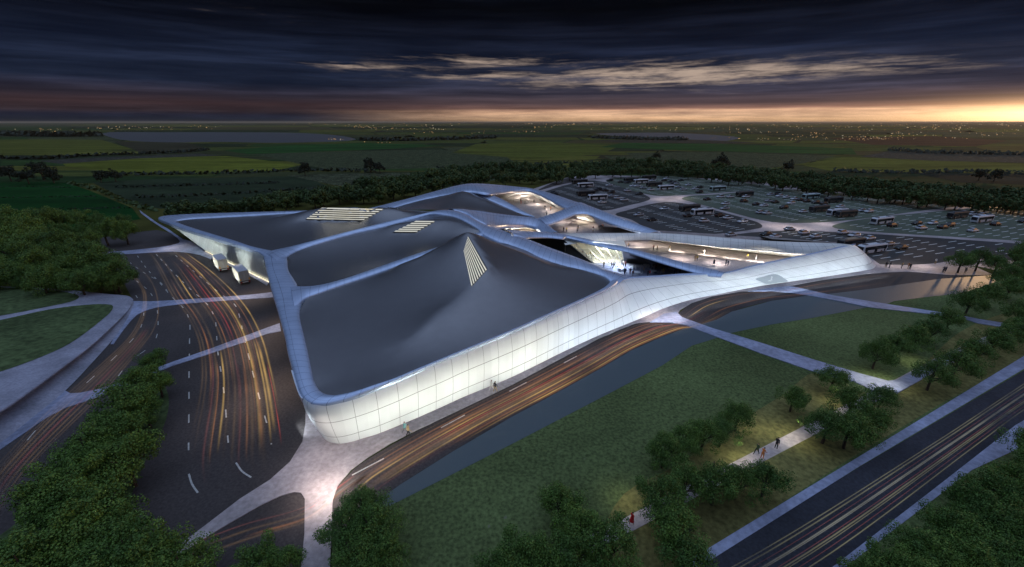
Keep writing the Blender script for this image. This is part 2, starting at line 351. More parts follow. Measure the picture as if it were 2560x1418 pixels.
# pale pavements crossing the roads
PK = .12
gpoly('pavement', [r3(*q) for q in [(1528, 605), (1527, 700), (1512, 790), (1450, 890), (1350, 980), (1200, 1075), (1050, 1190), (905, 1300), (700, 1460), (740, 1480), (940, 1325), (1100, 1225), (1300, 1110), (1400, 1062), (1470, 1042), (1505, 1046), (1524, 1075), (1522, 1250), (1505, 1418), (1480, 1700), (1640, 1700), (1650, 1418), (1658, 1200), (1664, 1080), (1690, 1010), (1755, 930), (1840, 868), (1950, 800), (2050, 748), (2280, 640), (2560, 506)]]
      + [(1405, 895), (1495, 847), (1555, 821), (1590, 808), (1630, 804), (1690, 790), (1700, 775), (1730, 757), (1780, 741), (1855, 728), (1930, 726), (1975, 715), (2060, 699), (2180, 683), (2270, 679), (2380, 688), (2485, 688), (2440, 668), (2200, 661), (2170, 640), (2100, 640), (1600, 660), (1300, 860), (800, 960)], PK, M['paving'], 0, .1)
gpoly('footbridge', [r4(*q) for q in [(690, 192), (760, 150), (822, 140), (850, 168), (1000, 222), (1250, 297), (1500, 377), (1745, 450), (1880, 486), (1925, 480), (2030, 425), (2200, 345), (2230, 365), (2030, 490), (1922, 550), (1800, 545), (1790, 525), (1715, 492), (1530, 447), (1250, 350), (1000, 257), (870, 208), (790, 192)]], .22, M['paving_cool'], 0, .3)
gpoly('footbridge', [r4(*q) for q in [(1180, 38), (1300, 20), (1390, 12), (1450, 24), (1600, 58), (1900, 106), (2240, 158), (2340, 178), (2460, 196), (2480, 222), (2330, 198), (2250, 172), (2100, 152), (1800, 120), (1640, 88), (1500, 62), (1400, 46), (1300, 36)]], .22, M['paving_cool'], 0, .3)
gpoly('path', [r4(*q) for q in [(-400, 1662), (0, 1453), (545, 1180), (1040, 927), (1480, 702), (1720, 578), (1930, 472), (2120, 372), (2400, 250), (2640, 130), (3000, -40), (3060, 0), (2640, 180), (2440, 280), (2140, 430), (1930, 540), (1760, 620), (1490, 768), (1260, 888), (605, 1236), (0, 1560), (-300, 1740)]], .14, M['paving'], 0, .05)
gpoly('pavement', [c6(*q) for q in [(585, 98), (620, 125), (760, 225), (860, 280), (960, 350), (1010, 385), (1090, 405), (1170, 455), (1250, 520), (1440, 610), (1640, 700), (1860, 810), (1840, 840), (1700, 760), (1500, 660), (1340, 600), (1180, 540), (1080, 520), (960, 508), (760, 515), (500, 530), (140, 545), (135, 525), (500, 495), (760, 468), (900, 445), (970, 425), (985, 405), (960, 375), (900, 330), (800, 270), (700, 205), (600, 130)]], PK, M['paving_cool'], 0, .1)
gpoly('pavement', [c6(*q) for q in [(520, 995), (700, 998), (900, 988), (1100, 975), (1400, 955), (1700, 930), (1890, 908), (1900, 958), (1700, 972), (1400, 992), (1100, 1015), (860, 1040), (740, 1060), (640, 1090), (560, 1130), (500, 1190), (420, 1290), (330, 1418), (300, 1418), (420, 1200), (480, 1080)]], PK, M['paving_cool'], 0, .1)
gpoly('pavement', [r3(*q) for q in [(1398, 198), (1330, 222), (1250, 252), (1050, 326), (860, 392), (760, 430), (640, 478), (560, 508), (480, 530), (400, 546), (350, 548), (325, 535), (322, 515), (345, 475), (420, 400), (540, 280), (660, 130), (600, 190), (400, 400), (200, 620), (0, 790), (-300, 1000), (-300, 1040), (0, 830), (230, 672), (330, 620), (480, 570), (640, 505), (860, 412), (1050, 350), (1250, 282), (1330, 252), (1405, 237)]], PK, M['paving_cool'], 0, .1)
# raised ramp at the left : plateau, grass beds, flaring wall
TOP = [(-600, 1200, 4.6), (-150, 1100, 3.6), (0, 1025, 3.0), (70, 978, 2.7), (150, 920, 2.25), (220, 868, 1.8), (280, 815, 1.2), (320, 775, .55), (333, 753, .2)]
BASE = [(-520, 1300, .12), (-120, 1190, .12), (0, 1108, .12), (80, 1045, .12), (165, 975, .12), (232, 905, .12), (285, 845, .12), (322, 790, .12), (336, 756, .12)]
tp = crom(pix(TOP), 5); bs = crom(pix(BASE), 5)
V = []; Fc = []
prof = [(0, 0), (.06, -.25), (.10, .2), (.2, 1.1), (.45, 1.7), (.7, 1.2), (.88, .45), (1, 0)]  # undercut below the lip added so that the wall face shades itself
for i, (a, b) in enumerate(zip(tp, bs)):
    d = (bs[min(i+1, len(bs)-1)]-bs[max(i-1, 0)]).normalized(); hn = Vector((-d.y, d.x, 0))
    if hn.x > 0: hn = -hn
    for s, o in prof: V.append(a.lerp(b, s) + hn*(o*min(1.3, a.z/2.2)))
k = len(prof)
for i in range(len(tp)-1):
    for j in range(k-1): Fc.append((i*k+j, i*k+j+1, (i+1)*k+j+1, (i+1)*k+j))
# back rim of the plateau and its top
far = crom(pix([(-600, 690, 4.6), (-150, 713, 3.0), (0, 716, 2.2), (100, 719, 1.9), (200, 728, 1.6), (280, 736, 1.0), (320, 740, .5), (333, 748, .2)]), 6)
far = [far[round(i*(len(far)-1)/(len(tp)-1))] for i in range(len(tp))]
n0 = len(V)
for a, b in zip(tp, far):
    for s in range(9): V.append(a.lerp(b, s/8))
for i in range(len(tp)-1):
    for j in range(8): q = n0+i*9+j; Fc.append((q, q+9, q+10, q+1))
    V0 = len(V); V += [Vector((far[i].x, far[i].y, 0)), Vector((far[i+1].x, far[i+1].y, 0))]
    Fc.append((n0+i*9+8, V0, V0+1, n0+(i+1)*9+8))
ramp = tag(mesh_obj('ramp', V, Fc, M['concrete']), kind='structure')
rb = BVHTree.FromPolygons([tuple(v) for v in V], Fc)
def drape(name, pts, bvh, m, lift, step=14):
    """a bed that follows the surface below it: outline in pixels, cast from the viewing point, lifted off the surface"""
    q = [(p[0], p[1]) for p in crom([(x, y, 0) for x, y in pts], 4, True)]
    xs = [p[0] for p in q]; ys = [p[1] for p in q]; inn = []
    y = min(ys)
    while y < max(ys):
        x = min(xs)
        while x < max(xs):
            if inside((x, y), q) and min((x-a)**2+(y-b)**2 for a, b in q) > (step*.45)**2: inn.append((x, y))
            x += step
        y += step
    al = q + inn; n = len(q)
    r = geometry.delaunay_2d_cdt([Vector(a) for a in al], [(i, (i+1) % n) for i in range(n)], [list(range(n))], 1, 1e-4)
    C = Vector((0, 0, CAMH)); vv = []
    for v in r[0]:
        p = P(v[0], v[1], -5); h = bvh.ray_cast(C, (p-C).normalized())
        vv.append((h[0] if h[0] else P(v[0], v[1], 1)) + Vector((0, 0, lift)))
    return mesh_obj(name, vv, [tuple(f) for f in r[2]], m)
def inside(p, poly):
    x, y = p[0], p[1]; c = False; n = len(poly); j = n-1
    for i in range(n):
        xi, yi = poly[i][0], poly[i][1]; xj, yj = poly[j][0], poly[j][1]
        if (yi > y) != (yj > y) and x < (xj-xi)*(y-yi)/(yj-yi)+xi: c = not c
        j = i
    return c
for pts in ([(-160, 722), (0, 719), (90, 724), (165, 731), (198, 742), (190, 750), (100, 771), (0, 790), (-160, 815)], [(-160, 836), (0, 801), (125, 774), (200, 764), (260, 761), (282, 765), (280, 776), (250, 804), (175, 859), (100, 894), (0, 930), (-160, 975)]):
    tag(drape('lawn', pts, rb, M['lawn_left'], .06), kind='structure')
# planting strip below the tree row
gpoly('planting_bed', [(395, 950), (420, 985), (415, 1050), (370, 1140), (330, 1270), (480, 1418), (560, 1700), (-300, 1700), (-100, 1418), (60, 1290), (160, 1160), (260, 1060), (320, 990)], .05, M['lawn_left'])
# ------------------------------------------------------------------ strips on the ground : paint and light
def strip_mesh(lines, z):
    """lines: list of (points in pixels, half width in m [, t]) -> verts, faces, uvs of flat ribbons"""
    V, Fc, U = [], [], []
    for pts, hw in lines:
        w = [P(x, y, z) for x, y in pts]; L = 0
        for i, p in enumerate(w):
            d = (w[min(i+1, len(w)-1)] - w[max(i-1, 0)]).normalized(); s = Vector((-d.y, d.x, 0))*hw
            if i: L += (p-w[i-1]).length
            V += [p-s, p+s]; U += [(i/(len(w)-1), 0), (i/(len(w)-1), 1)]
        o = len(V) - 2*len(w)
        Fc += [(o+2*i, o+2*i+2, o+2*i+3, o+2*i+1) for i in range(len(w)-1)]
    return V, Fc, U
def between(a, b, t, n=40):
    A = crom([(x, y, 0) for x, y in a], 8); B = crom([(x, y, 0) for x, y in b], 8)
    out = []
    for i in range(n+1):
        u = i/n; p = A[min(int(u*(len(A)-1)), len(A)-1)]; q = B[min(int(u*(len(B)-1)), len(B)-1)]
        fa = u*(len(A)-1); ia = min(int(fa), len(A)-2); p = A[ia].lerp(A[ia+1], fa-ia)
        fb = u*(len(B)-1); ib = min(int(fb), len(B)-2); q = B[ib].lerp(B[ib+1], fb-ib)
        r = p.lerp(q, t); out.append((r.x, r.y))
    return out
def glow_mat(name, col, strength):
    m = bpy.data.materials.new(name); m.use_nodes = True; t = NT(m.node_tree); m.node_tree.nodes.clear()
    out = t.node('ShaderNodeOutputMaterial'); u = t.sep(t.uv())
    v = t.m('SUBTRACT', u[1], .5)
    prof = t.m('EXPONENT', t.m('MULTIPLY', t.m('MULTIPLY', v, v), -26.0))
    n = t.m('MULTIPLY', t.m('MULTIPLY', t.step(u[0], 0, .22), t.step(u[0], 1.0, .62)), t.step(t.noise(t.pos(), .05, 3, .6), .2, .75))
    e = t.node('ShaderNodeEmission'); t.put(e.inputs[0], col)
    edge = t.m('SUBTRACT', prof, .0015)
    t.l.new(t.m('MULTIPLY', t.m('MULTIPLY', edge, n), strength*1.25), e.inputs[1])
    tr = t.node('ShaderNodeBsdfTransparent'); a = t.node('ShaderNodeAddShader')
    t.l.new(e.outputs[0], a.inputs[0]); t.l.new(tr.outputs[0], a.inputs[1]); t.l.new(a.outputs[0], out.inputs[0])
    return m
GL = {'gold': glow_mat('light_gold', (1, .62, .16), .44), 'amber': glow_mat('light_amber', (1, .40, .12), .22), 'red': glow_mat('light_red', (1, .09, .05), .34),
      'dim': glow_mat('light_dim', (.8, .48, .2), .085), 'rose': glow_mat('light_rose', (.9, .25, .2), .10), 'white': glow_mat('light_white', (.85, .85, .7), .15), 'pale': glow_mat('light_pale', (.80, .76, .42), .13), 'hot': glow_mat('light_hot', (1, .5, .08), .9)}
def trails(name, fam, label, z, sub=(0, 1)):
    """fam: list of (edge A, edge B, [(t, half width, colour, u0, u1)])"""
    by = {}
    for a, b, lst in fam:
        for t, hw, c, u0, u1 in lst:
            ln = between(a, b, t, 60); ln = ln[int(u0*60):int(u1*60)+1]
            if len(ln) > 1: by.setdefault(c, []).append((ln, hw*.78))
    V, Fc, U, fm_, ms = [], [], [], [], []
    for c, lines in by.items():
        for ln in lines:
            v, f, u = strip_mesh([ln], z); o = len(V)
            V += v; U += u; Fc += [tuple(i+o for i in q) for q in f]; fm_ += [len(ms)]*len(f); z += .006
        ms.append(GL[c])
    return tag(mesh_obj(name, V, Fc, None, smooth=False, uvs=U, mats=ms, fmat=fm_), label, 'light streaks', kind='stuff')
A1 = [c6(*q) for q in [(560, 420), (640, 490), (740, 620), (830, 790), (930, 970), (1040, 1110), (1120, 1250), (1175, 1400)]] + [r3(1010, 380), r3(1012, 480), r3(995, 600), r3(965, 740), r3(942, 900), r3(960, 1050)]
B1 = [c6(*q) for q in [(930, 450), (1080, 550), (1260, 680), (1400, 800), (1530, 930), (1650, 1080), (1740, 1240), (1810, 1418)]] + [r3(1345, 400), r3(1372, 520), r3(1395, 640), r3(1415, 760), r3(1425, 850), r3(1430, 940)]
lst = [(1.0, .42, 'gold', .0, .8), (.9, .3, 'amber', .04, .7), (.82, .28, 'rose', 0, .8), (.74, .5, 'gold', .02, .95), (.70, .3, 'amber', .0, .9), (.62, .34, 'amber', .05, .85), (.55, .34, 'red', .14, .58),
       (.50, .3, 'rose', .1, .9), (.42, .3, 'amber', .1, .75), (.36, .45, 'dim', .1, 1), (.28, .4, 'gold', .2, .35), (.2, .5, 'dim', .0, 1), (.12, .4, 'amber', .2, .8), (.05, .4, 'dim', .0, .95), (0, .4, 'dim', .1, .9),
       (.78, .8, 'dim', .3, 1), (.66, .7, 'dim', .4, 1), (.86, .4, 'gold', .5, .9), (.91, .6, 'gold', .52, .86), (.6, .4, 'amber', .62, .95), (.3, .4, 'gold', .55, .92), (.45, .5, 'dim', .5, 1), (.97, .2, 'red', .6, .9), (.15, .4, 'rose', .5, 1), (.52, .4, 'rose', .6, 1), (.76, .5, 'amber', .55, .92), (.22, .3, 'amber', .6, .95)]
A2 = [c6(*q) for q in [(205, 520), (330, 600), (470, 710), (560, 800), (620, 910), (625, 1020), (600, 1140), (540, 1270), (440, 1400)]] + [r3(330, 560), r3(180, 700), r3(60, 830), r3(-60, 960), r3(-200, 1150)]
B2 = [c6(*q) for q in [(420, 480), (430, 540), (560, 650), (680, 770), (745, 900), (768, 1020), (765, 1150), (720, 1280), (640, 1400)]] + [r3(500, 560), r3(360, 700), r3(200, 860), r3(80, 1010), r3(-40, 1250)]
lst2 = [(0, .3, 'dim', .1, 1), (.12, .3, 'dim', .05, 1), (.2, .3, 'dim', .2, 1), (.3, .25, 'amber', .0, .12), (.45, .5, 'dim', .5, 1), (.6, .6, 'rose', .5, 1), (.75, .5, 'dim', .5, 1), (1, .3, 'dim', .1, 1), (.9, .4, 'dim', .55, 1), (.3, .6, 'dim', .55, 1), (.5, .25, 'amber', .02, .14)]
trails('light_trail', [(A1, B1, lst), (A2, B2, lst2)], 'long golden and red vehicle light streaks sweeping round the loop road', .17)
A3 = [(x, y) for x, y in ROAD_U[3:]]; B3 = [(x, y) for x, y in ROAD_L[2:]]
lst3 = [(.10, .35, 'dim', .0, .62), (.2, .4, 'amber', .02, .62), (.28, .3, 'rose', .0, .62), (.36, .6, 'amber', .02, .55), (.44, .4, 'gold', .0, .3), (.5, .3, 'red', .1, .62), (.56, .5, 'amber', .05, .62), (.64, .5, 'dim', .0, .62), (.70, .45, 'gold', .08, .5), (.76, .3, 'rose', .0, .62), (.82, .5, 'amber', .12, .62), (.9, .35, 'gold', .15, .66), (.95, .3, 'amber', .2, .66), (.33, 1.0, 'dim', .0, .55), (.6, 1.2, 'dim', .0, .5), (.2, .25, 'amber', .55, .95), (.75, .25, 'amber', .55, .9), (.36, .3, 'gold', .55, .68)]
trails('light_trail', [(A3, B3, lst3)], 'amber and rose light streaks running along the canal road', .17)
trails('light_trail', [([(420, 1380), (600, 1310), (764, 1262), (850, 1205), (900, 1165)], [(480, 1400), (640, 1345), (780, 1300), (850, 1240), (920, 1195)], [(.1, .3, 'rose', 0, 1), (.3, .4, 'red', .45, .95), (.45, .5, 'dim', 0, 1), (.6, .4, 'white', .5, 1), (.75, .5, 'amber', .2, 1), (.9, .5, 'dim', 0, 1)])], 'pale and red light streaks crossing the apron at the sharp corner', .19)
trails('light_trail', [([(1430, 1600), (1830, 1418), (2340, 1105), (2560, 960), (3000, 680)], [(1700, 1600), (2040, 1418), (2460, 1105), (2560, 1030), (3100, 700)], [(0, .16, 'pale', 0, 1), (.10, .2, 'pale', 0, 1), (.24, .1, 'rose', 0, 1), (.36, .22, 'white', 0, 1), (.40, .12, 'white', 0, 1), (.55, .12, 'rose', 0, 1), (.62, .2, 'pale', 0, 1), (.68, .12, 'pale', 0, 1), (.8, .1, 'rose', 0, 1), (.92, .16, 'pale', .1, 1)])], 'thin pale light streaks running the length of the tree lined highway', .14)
# lane dashes
def dashes(pts, ratio, seg, z, hw, name='lane_marking'):
    w = crom([(x, y, 0) for x, y in pts], 12); out = []; d = 0; cur = []
    q = [(p.x, p.y) for p in w]
    per = seg/ratio
    for i in range(len(q)-1):
        a, b = P(*q[i]), P(*q[i+1]); L = (b-a).length; n = max(1, int(L/.4))
        for k in range(n):
            t = k/n; xy = (q[i][0]+(q[i+1][0]-q[i][0])*t, q[i][1]+(q[i+1][1]-q[i][1])*t)
            if (d % per) < seg: cur.append(xy)
            elif cur:
                if len(cur) > 1: out.append((cur, hw))
                cur = []
            d += L/n
    if len(cur) > 1: out.append((cur, hw))
    return out
dl = []
dl += dashes([c6(*q) for q in [(940, 545), (1070, 660), (1170, 745), (1270, 830), (1370, 915), (1530, 1040), (1580, 1190), (1610, 1330)]] + [r3(1238, 340), r3(1270, 470), r3(1305, 600), r3(1345, 740), r3(1358, 810)], .4, 3.0, .065, .09)
dl += dashes([c6(*q) for q in [(750, 535), (830, 620), (940, 735), (1090, 880), (1270, 1050), (1330, 1180), (1345, 1340)]] + [r3(1090, 350), r3(1108, 460), r3(1124, 580), r3(1137, 750), r3(1142, 800)], .4, 3.0, .065, .09)
dl += dashes([c6(*q) for q in [(565, 550), (660, 680), (780, 810), (900, 950), (1030, 1080), (1078, 1200), (1078, 1400)]] + [r3(945, 460), r3(945, 600), r3(943, 760), r3(943, 840)], .4, 3.0, .065, .09)
dl += dashes([c6(*q) for q in [(330, 490), (470, 600), (620, 710), (800, 820), (880, 930)]], .4, 3.0, .065, .08)
dl += dashes([c6(*q) for q in [(270, 555), (400, 670), (560, 800), (680, 900), (740, 1000), (765, 1130), (740, 1380)]] + [r3(640, 400), r3(560, 510)], .35, 2.6, .065, .08)
dl += dashes([c6(*q) for q in [(550, 940), (620, 1060), (620, 1180), (560, 1320)]] + [r3(210, 700), r3(130, 790)], .35, 2.6, .065, .08)
dl += dashes([(590, 1157), (605, 1178), (630, 1195)], .99, 30, .065, .1) + dashes([(472, 1185), (480, 1210), (496, 1234)], .99, 30, .065, .1)
dl += dashes([(880, 1188), (1000, 1125), (1124, 1058), (1280, 975), (1420, 902), (1500, 860)], .34, 4.5, .075, .1)
v, f, u = strip_mesh(dl, .066)
tag(mesh_obj('lane_marking', v, f, M['lane'], smooth=False), kind='structure')
# parking bays
a, b = P(2192, 646), P(2260, 636); LD = (b-a).normalized(); RD = Vector((.86*LD.x + .75*LD.y, -.75*LD.x + .45*LD.y, 0)).normalized()
a2, b2 = P(2140, 583), P(2240, 620)
for key in ('l1', 'l2', 'l3', 'l4', 'l5', 'l6'):
    poly = [P(x, y) for x, y in LOTS[key][0]]; V, Fc = [], []
    xs = [p.x for p in poly]; ys = [p.y for p in poly]; c0 = Vector((sum(xs)/len(xs), sum(ys)/len(ys), 0))
    PD = Vector((LD.y, -LD.x, 0))          # across the bays
    for i in range(-14, 15):
        for j in range(-60, 61):
            s = c0 + LD*(i*11.5 + (j % 2)*.3) + PD*(j*2.6)
            q = [s, s+LD*4.8]
            if j % 9 == 4 or not all(inside(p, poly) for p in (s-LD*1.5-PD, s+LD*6.5+PD, s+PD*1.5, s+LD*5-PD*1.5)): continue
            o = len(V); e = PD*.15
            V += [q[0]-e, q[0]+e, q[1]+e, q[1]-e]; Fc.append((o, o+1, o+2, o+3))
    if V: tag(mesh_obj('parking_marking', [v+Vector((0, 0, .086)) for v in V], Fc, M['mark'], smooth=False), kind='structure')
# ------------------------------------------------------------------ the hall
def seam_mat(name, col, du, vlines, tw=.07, rough=.3, metal=.15, seam=.16, vary=.05):
    def f(t, b):
        u, v, _ = t.sep(t.uv())
        q = t.m('ABSOLUTE', t.m('SUBTRACT', t.m('FRACT', t.m('DIVIDE', u, du)), .5))
        line = t.m('GREATER_THAN', q, .5 - tw/du/2)
        for vl in vlines: line = t.m('MAXIMUM', line, t.m('LESS_THAN', t.m('ABSOLUTE', t.m('SUBTRACT', v, vl)), .0065))
        cell = t.node('ShaderNodeTexWhiteNoise', noise_dimensions='1D'); t.l.new(t.m('FLOOR', t.m('ADD', t.m('DIVIDE', u, du), .5)), cell.inputs['W'])
        k = t.m('ADD', 1-vary, t.m('MULTIPLY', cell.outputs[0], 2*vary))
        c = t.mix(1.0, col, k, 'MULTIPLY')
        n = t.noise(t.pos(), .25, 3, .5)
        c = t.mix(1.0, c, t.ramp(n, [(.3, (.93,)*3), (.7, (1.05,)*3)]), 'MULTIPLY')
        c = t.mix(line, c, tuple(x*seam for x in col))
        t.l.new(c, b.inputs['Base Color'])
    return mat(name, col, rough, metal, f)
M['wall'] = seam_mat('white_wall_panel', (.74, .76, .76), 3.0, (.40, .80), .055, .5, .0, .28)
M['rim'] = seam_mat('sky_tinted_rim_panel', (.52, .63, .84), 1.9, (.33,), .06, .26, .45, .3)  # blue sky light mixed into the base colour of white panels
M['court_wall'] = seam_mat('pale_court_panel', (.72, .70, .66), 2.2, (.5,), .06, .35, .1, .35)
M['fin'] = seam_mat('glass_fin_wall', (.55, .60, .59), .9, (), .16, .3, .25, .25, .15)
def b_roof(t, b):
    n = t.noise(t.pos(), .6, 4, .6)
    t.l.new(t.ramp(n, [(.3, (.225, .22, .225)), (.7, (.25, .245, .25))]), b.inputs['Base Color'])
M['roof'] = mat('grey_roof_membrane', (.10, .105, .12), .27, .75, b_roof)
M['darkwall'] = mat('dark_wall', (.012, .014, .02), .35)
M['recess'] = mat('grey_recess', (.30, .34, .36), .35)
M['room'] = mat('cafe_white', (.75, .73, .66), .5)
M['louvre'] = mat('louvre_light', (.6, .58, .5), .5, emit=(1, .93, .70), estr=.42)
M['slot'] = mat('louvre_dark', (.01, .01, .01), .6)
M['striplight'] = mat('strip_light', (.8, .75, .6), .5, emit=(1, .86, .58), estr=.9)
M['mullion'] = mat('mullion', (.5, .52, .52), .35, .7)
def b_glass(t, b):
    b.inputs['Alpha'].default_value = .16
M['glass'] = mat('clear_glass', (.5, .6, .6), .05, build=b_glass)
hall = empty('convention_hall', P(1100, 800))
tag(hall, 'long low exhibition hall with white ribbon rims, dark tent roofs and open courts', 'building')
hall_inv = Matrix.Translation(-hall.location)
def part(o): o.parent = hall; o.matrix_parent_inverse = hall_inv.copy(); return o
NS = 6
def ends(st):
    """st: (ax, ay, az, bx, by, bz) -> two smooth 3-D edges"""
    A = crom([P(s[0], s[1], s[2]) for s in st], NS); B = crom([P(s[3], s[4], s[5]) for s in st], NS)
    return A, B
def loft(A, B, prof, lines_uv=True):
    V, Fc, U = [], [], []; L = 0; k = len(prof)
    for i in range(len(A)):
        a, b = A[i], B[i]
        d = (A[min(i+1, len(A)-1)]+B[min(i+1, len(A)-1)]) - (A[max(i-1, 0)]+B[max(i-1, 0)])
        n = d.cross(b-a)
        if n.length < 1e-6: n = Vector((0, 0, 1))
        n.normalize()
        if i: L += ((A[i]+B[i])/2 - (A[i-1]+B[i-1])/2).length
        for s, o in prof:
            V.append((a.lerp(b, s), n, o)); U.append((L, min(max(s, 0), 1)))
    return V, U, k
def ribbon(name, st, m, crown=.3, lip=1.0, parent=None, cx=False):
    A, B = ends(st)
    prof = [(-.01, -lip), (0, -.30), (.04, -.06), (.16, .55*crown), (.5, crown), (.84, .55*crown), (.96, -.06), (1.0, -.30), (1.01, -lip)]
    V, U, k = loft(A, B, prof)
    VV = []
    for p, n, o in V:
        if n.z < 0: n = -n
        VV.append(p + (n*o if o > -.2 else Vector((0, 0, o))))
    Fc = [(i*k+j, (i+1)*k+j, (i+1)*k+j+1, i*k+j+1) for i in range(len(A)-1) for j in range(k-1)]
    o = part(mesh_obj(name, VV, Fc, m, uvs=U))
    return o, A, B
def wall(name, st, m, prof, out=None):
    """st rows: top x, y, z, base x, y, z; prof offsets push outwards (towards the side facing the viewer)"""
    A, B = ends(st); V, U, k = loft(A, B, prof); C = Vector((0, 0, CAMH)); VV = []
    for p, n, o in V:
        if n.dot(C-p) < 0: n = -n
        VV.append(p + n*o)
    Fc = [(i*k+j, (i+1)*k+j, (i+1)*k+j+1, i*k+j+1) for i in range(len(A)-1) for j in range(k-1)]
    return part(mesh_obj(name, VV, Fc, m, uvs=U)), VV, Fc
def S(ca, a, z1, cb, b, z2=None):
    pa = ca(*a) if ca else a; pb = cb(*b) if cb else b
    return (*pa, z1, *pb, z1 if z2 is None else z2)
# --- ribbons of the rim network (outer edge / inner edge)
front = [S(c1, (790, 600), 8, c1, (955, 602)), S(c1, (812, 700), 8, c1, (966, 690)), S(c1, (838, 800), 7.9, c1, (1025, 788)), S(c1, (868, 900), 7.8, c1, (1060, 900)),
 S(c1, (902, 1020), 7.7, c1, (1044, 1000)), S(c1, (940, 1160), 7.6, c1, (1076, 1150)), S(c5, (152, 100), 7.4, c5, (360, 100)),
 S(c5, (195, 260), 7.3, c5, (395, 270)), S(c5, (238, 420), 7.2, c5, (424, 395)), S(c5, (272, 525), 7.1, c5, (458, 468)), S(c5, (325, 605), 7.0, c5, (500, 516), 7.2), S(c5, (400, 645), 7.0, c5, (560, 543), 7.3),
 S(c5, (520, 655), 7.0, c5, (640, 552), 7.4), S(c5, (700, 622), 7.1, c5, (770, 530), 7.5), S(c5, (850, 580), 7.2, c5, (900, 495), 7.7), S(c5, (1000, 525), 7.3, c5, (1030, 452), 7.8), S(c5, (1225, 435), 7.5, c5, (1225, 390), 8.0),
 S(c5, (1470, 325), 7.7, c5, (1465, 292), 8.2), S(c5, (1900, 140), 8.0, c5, (1880, 120), 8.4), S(None, (1280, 831), 8.0, None, (1268, 829), 8.4), S(None, (1405, 776), 7.9, None, (1392, 774), 8.2),
 S(None, (1480, 743), 7.6, None, (1466, 741), 7.9), S(None, (1530, 718), 7.2, None, (1510, 718), 7.5), S(None, (1553, 697), 7.0, None, (1527, 702), 7.1)]
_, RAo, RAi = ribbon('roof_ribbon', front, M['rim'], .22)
rib3 = [S(c1, (800, 566), 8, c1, (905, 650)), S(c1, (862, 550), 8, c1, (968, 588)), S(c1, (950, 535), 8, c1, (1060, 543)), S(c1, (1100, 498), 8.4, c1, (1200, 498)), S(c1, (1300, 445), 9, c1, (1400, 443)), S(c1, (1500, 394), 10, c1, (1600, 396)),
 S(c1, (1700, 345), 11, c1, (1790, 347)), S(c1, (1890, 303), 12, c1, (1960, 306)), S(c1, (2000, 274), 12.8, c1, (2065, 303)), S(c2, (480, 345), 13, c2, (480, 402)), S(c2, (570, 368), 12.8, c2, (595, 446)), S(c2, (700, 438), 12, c2, (705, 512)),
 S(c2, (820, 492), 11.5, c2, (752, 562)), S(c2, (935, 526), 11, c2, (890, 622)), S(c2, (1060, 572), 10.3, c2, (1000, 658)), S(c2, (1200, 620), 9.8, c2, (1150, 714)), S(c2, (1350, 678), 9.2, c2, (1300, 788)), S(c2, (1500, 732), 8.6, c2, (1500, 852)),
 S(c2, (1640, 785), 8, c2, (1700, 894)), S(c2, (1760, 836), 7.5, c2, (1845, 940)), S(c2, (1880, 887), 7.2, c2, (1915, 985)), S(c3, (560, 374), 7, c3, (505, 440)), S(c3, (640, 405), 6.8, c3, (540, 470))]
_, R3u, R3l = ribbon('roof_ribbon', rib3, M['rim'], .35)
rib2 = [S(c1, (980, 800), 7.9, c1, (1010, 965)), S(c1, (1105, 806), 8, c1, (1100, 884)), S(c1, (1220, 792), 8, c1, (1200, 848)), S(c1, (1350, 760), 8.1, c1, (1350, 796)), S(c1, (1500, 710), 8.4, c1, (1500, 746)), S(c1, (1700, 640), 9, c1, (1700, 676)),
 S(c1, (1900, 571), 9.7, c1, (1890, 608)), S(c1, (2060, 520), 10.2, c1, (2045, 556)), S(None, (1150, 592), 10.8, None, (1148, 602)), S(None, (1215, 578), 11.2, None, (1212, 586))]
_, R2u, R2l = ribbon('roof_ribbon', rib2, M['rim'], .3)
ribC = [S(c1, (1560, 262), 9, c1, (1560, 285)), S(c1, (1300, 266), 9, c1, (1300, 283)), S(c1, (1060, 274), 8.8, c1, (1030, 288)), S(c1, (700, 283), 8.5, c1, (750, 303)), S(c1, (400, 291), 8.2, c1, (450, 319)), S(c1, (170, 301), 8, c1, (260, 331)), S(c1, (75, 310), 8, c1, (185, 342)), S(c1, (42, 322), 8, c1, (170, 350)),
 S(c1, (120, 362), 8, c1, (195, 362)), S(c1, (250, 410), 8, c1, (300, 398)), S(c1, (400, 455), 8, c1, (450, 444)), S(c1, (550, 500), 8, c1, (595, 488)), S(c1, (680, 541), 8, c1, (710, 527)), S(c1, (765, 574), 8, c1, (815, 549)), S(c1, (830, 640), 7.95, c1, (890, 560), 7.95)]
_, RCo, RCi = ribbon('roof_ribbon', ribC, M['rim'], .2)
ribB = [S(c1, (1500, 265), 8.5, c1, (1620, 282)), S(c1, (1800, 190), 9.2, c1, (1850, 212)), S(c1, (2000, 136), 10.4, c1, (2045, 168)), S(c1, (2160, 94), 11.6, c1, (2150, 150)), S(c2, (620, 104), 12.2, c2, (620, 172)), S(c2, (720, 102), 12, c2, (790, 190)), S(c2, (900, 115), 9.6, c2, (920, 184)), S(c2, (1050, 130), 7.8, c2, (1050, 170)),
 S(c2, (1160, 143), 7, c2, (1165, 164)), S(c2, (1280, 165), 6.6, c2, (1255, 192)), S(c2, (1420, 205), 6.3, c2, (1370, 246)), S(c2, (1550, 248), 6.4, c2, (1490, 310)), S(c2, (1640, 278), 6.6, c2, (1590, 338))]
_, RBo, RBi = ribbon('roof_ribbon', ribB, M['rim'], .3)
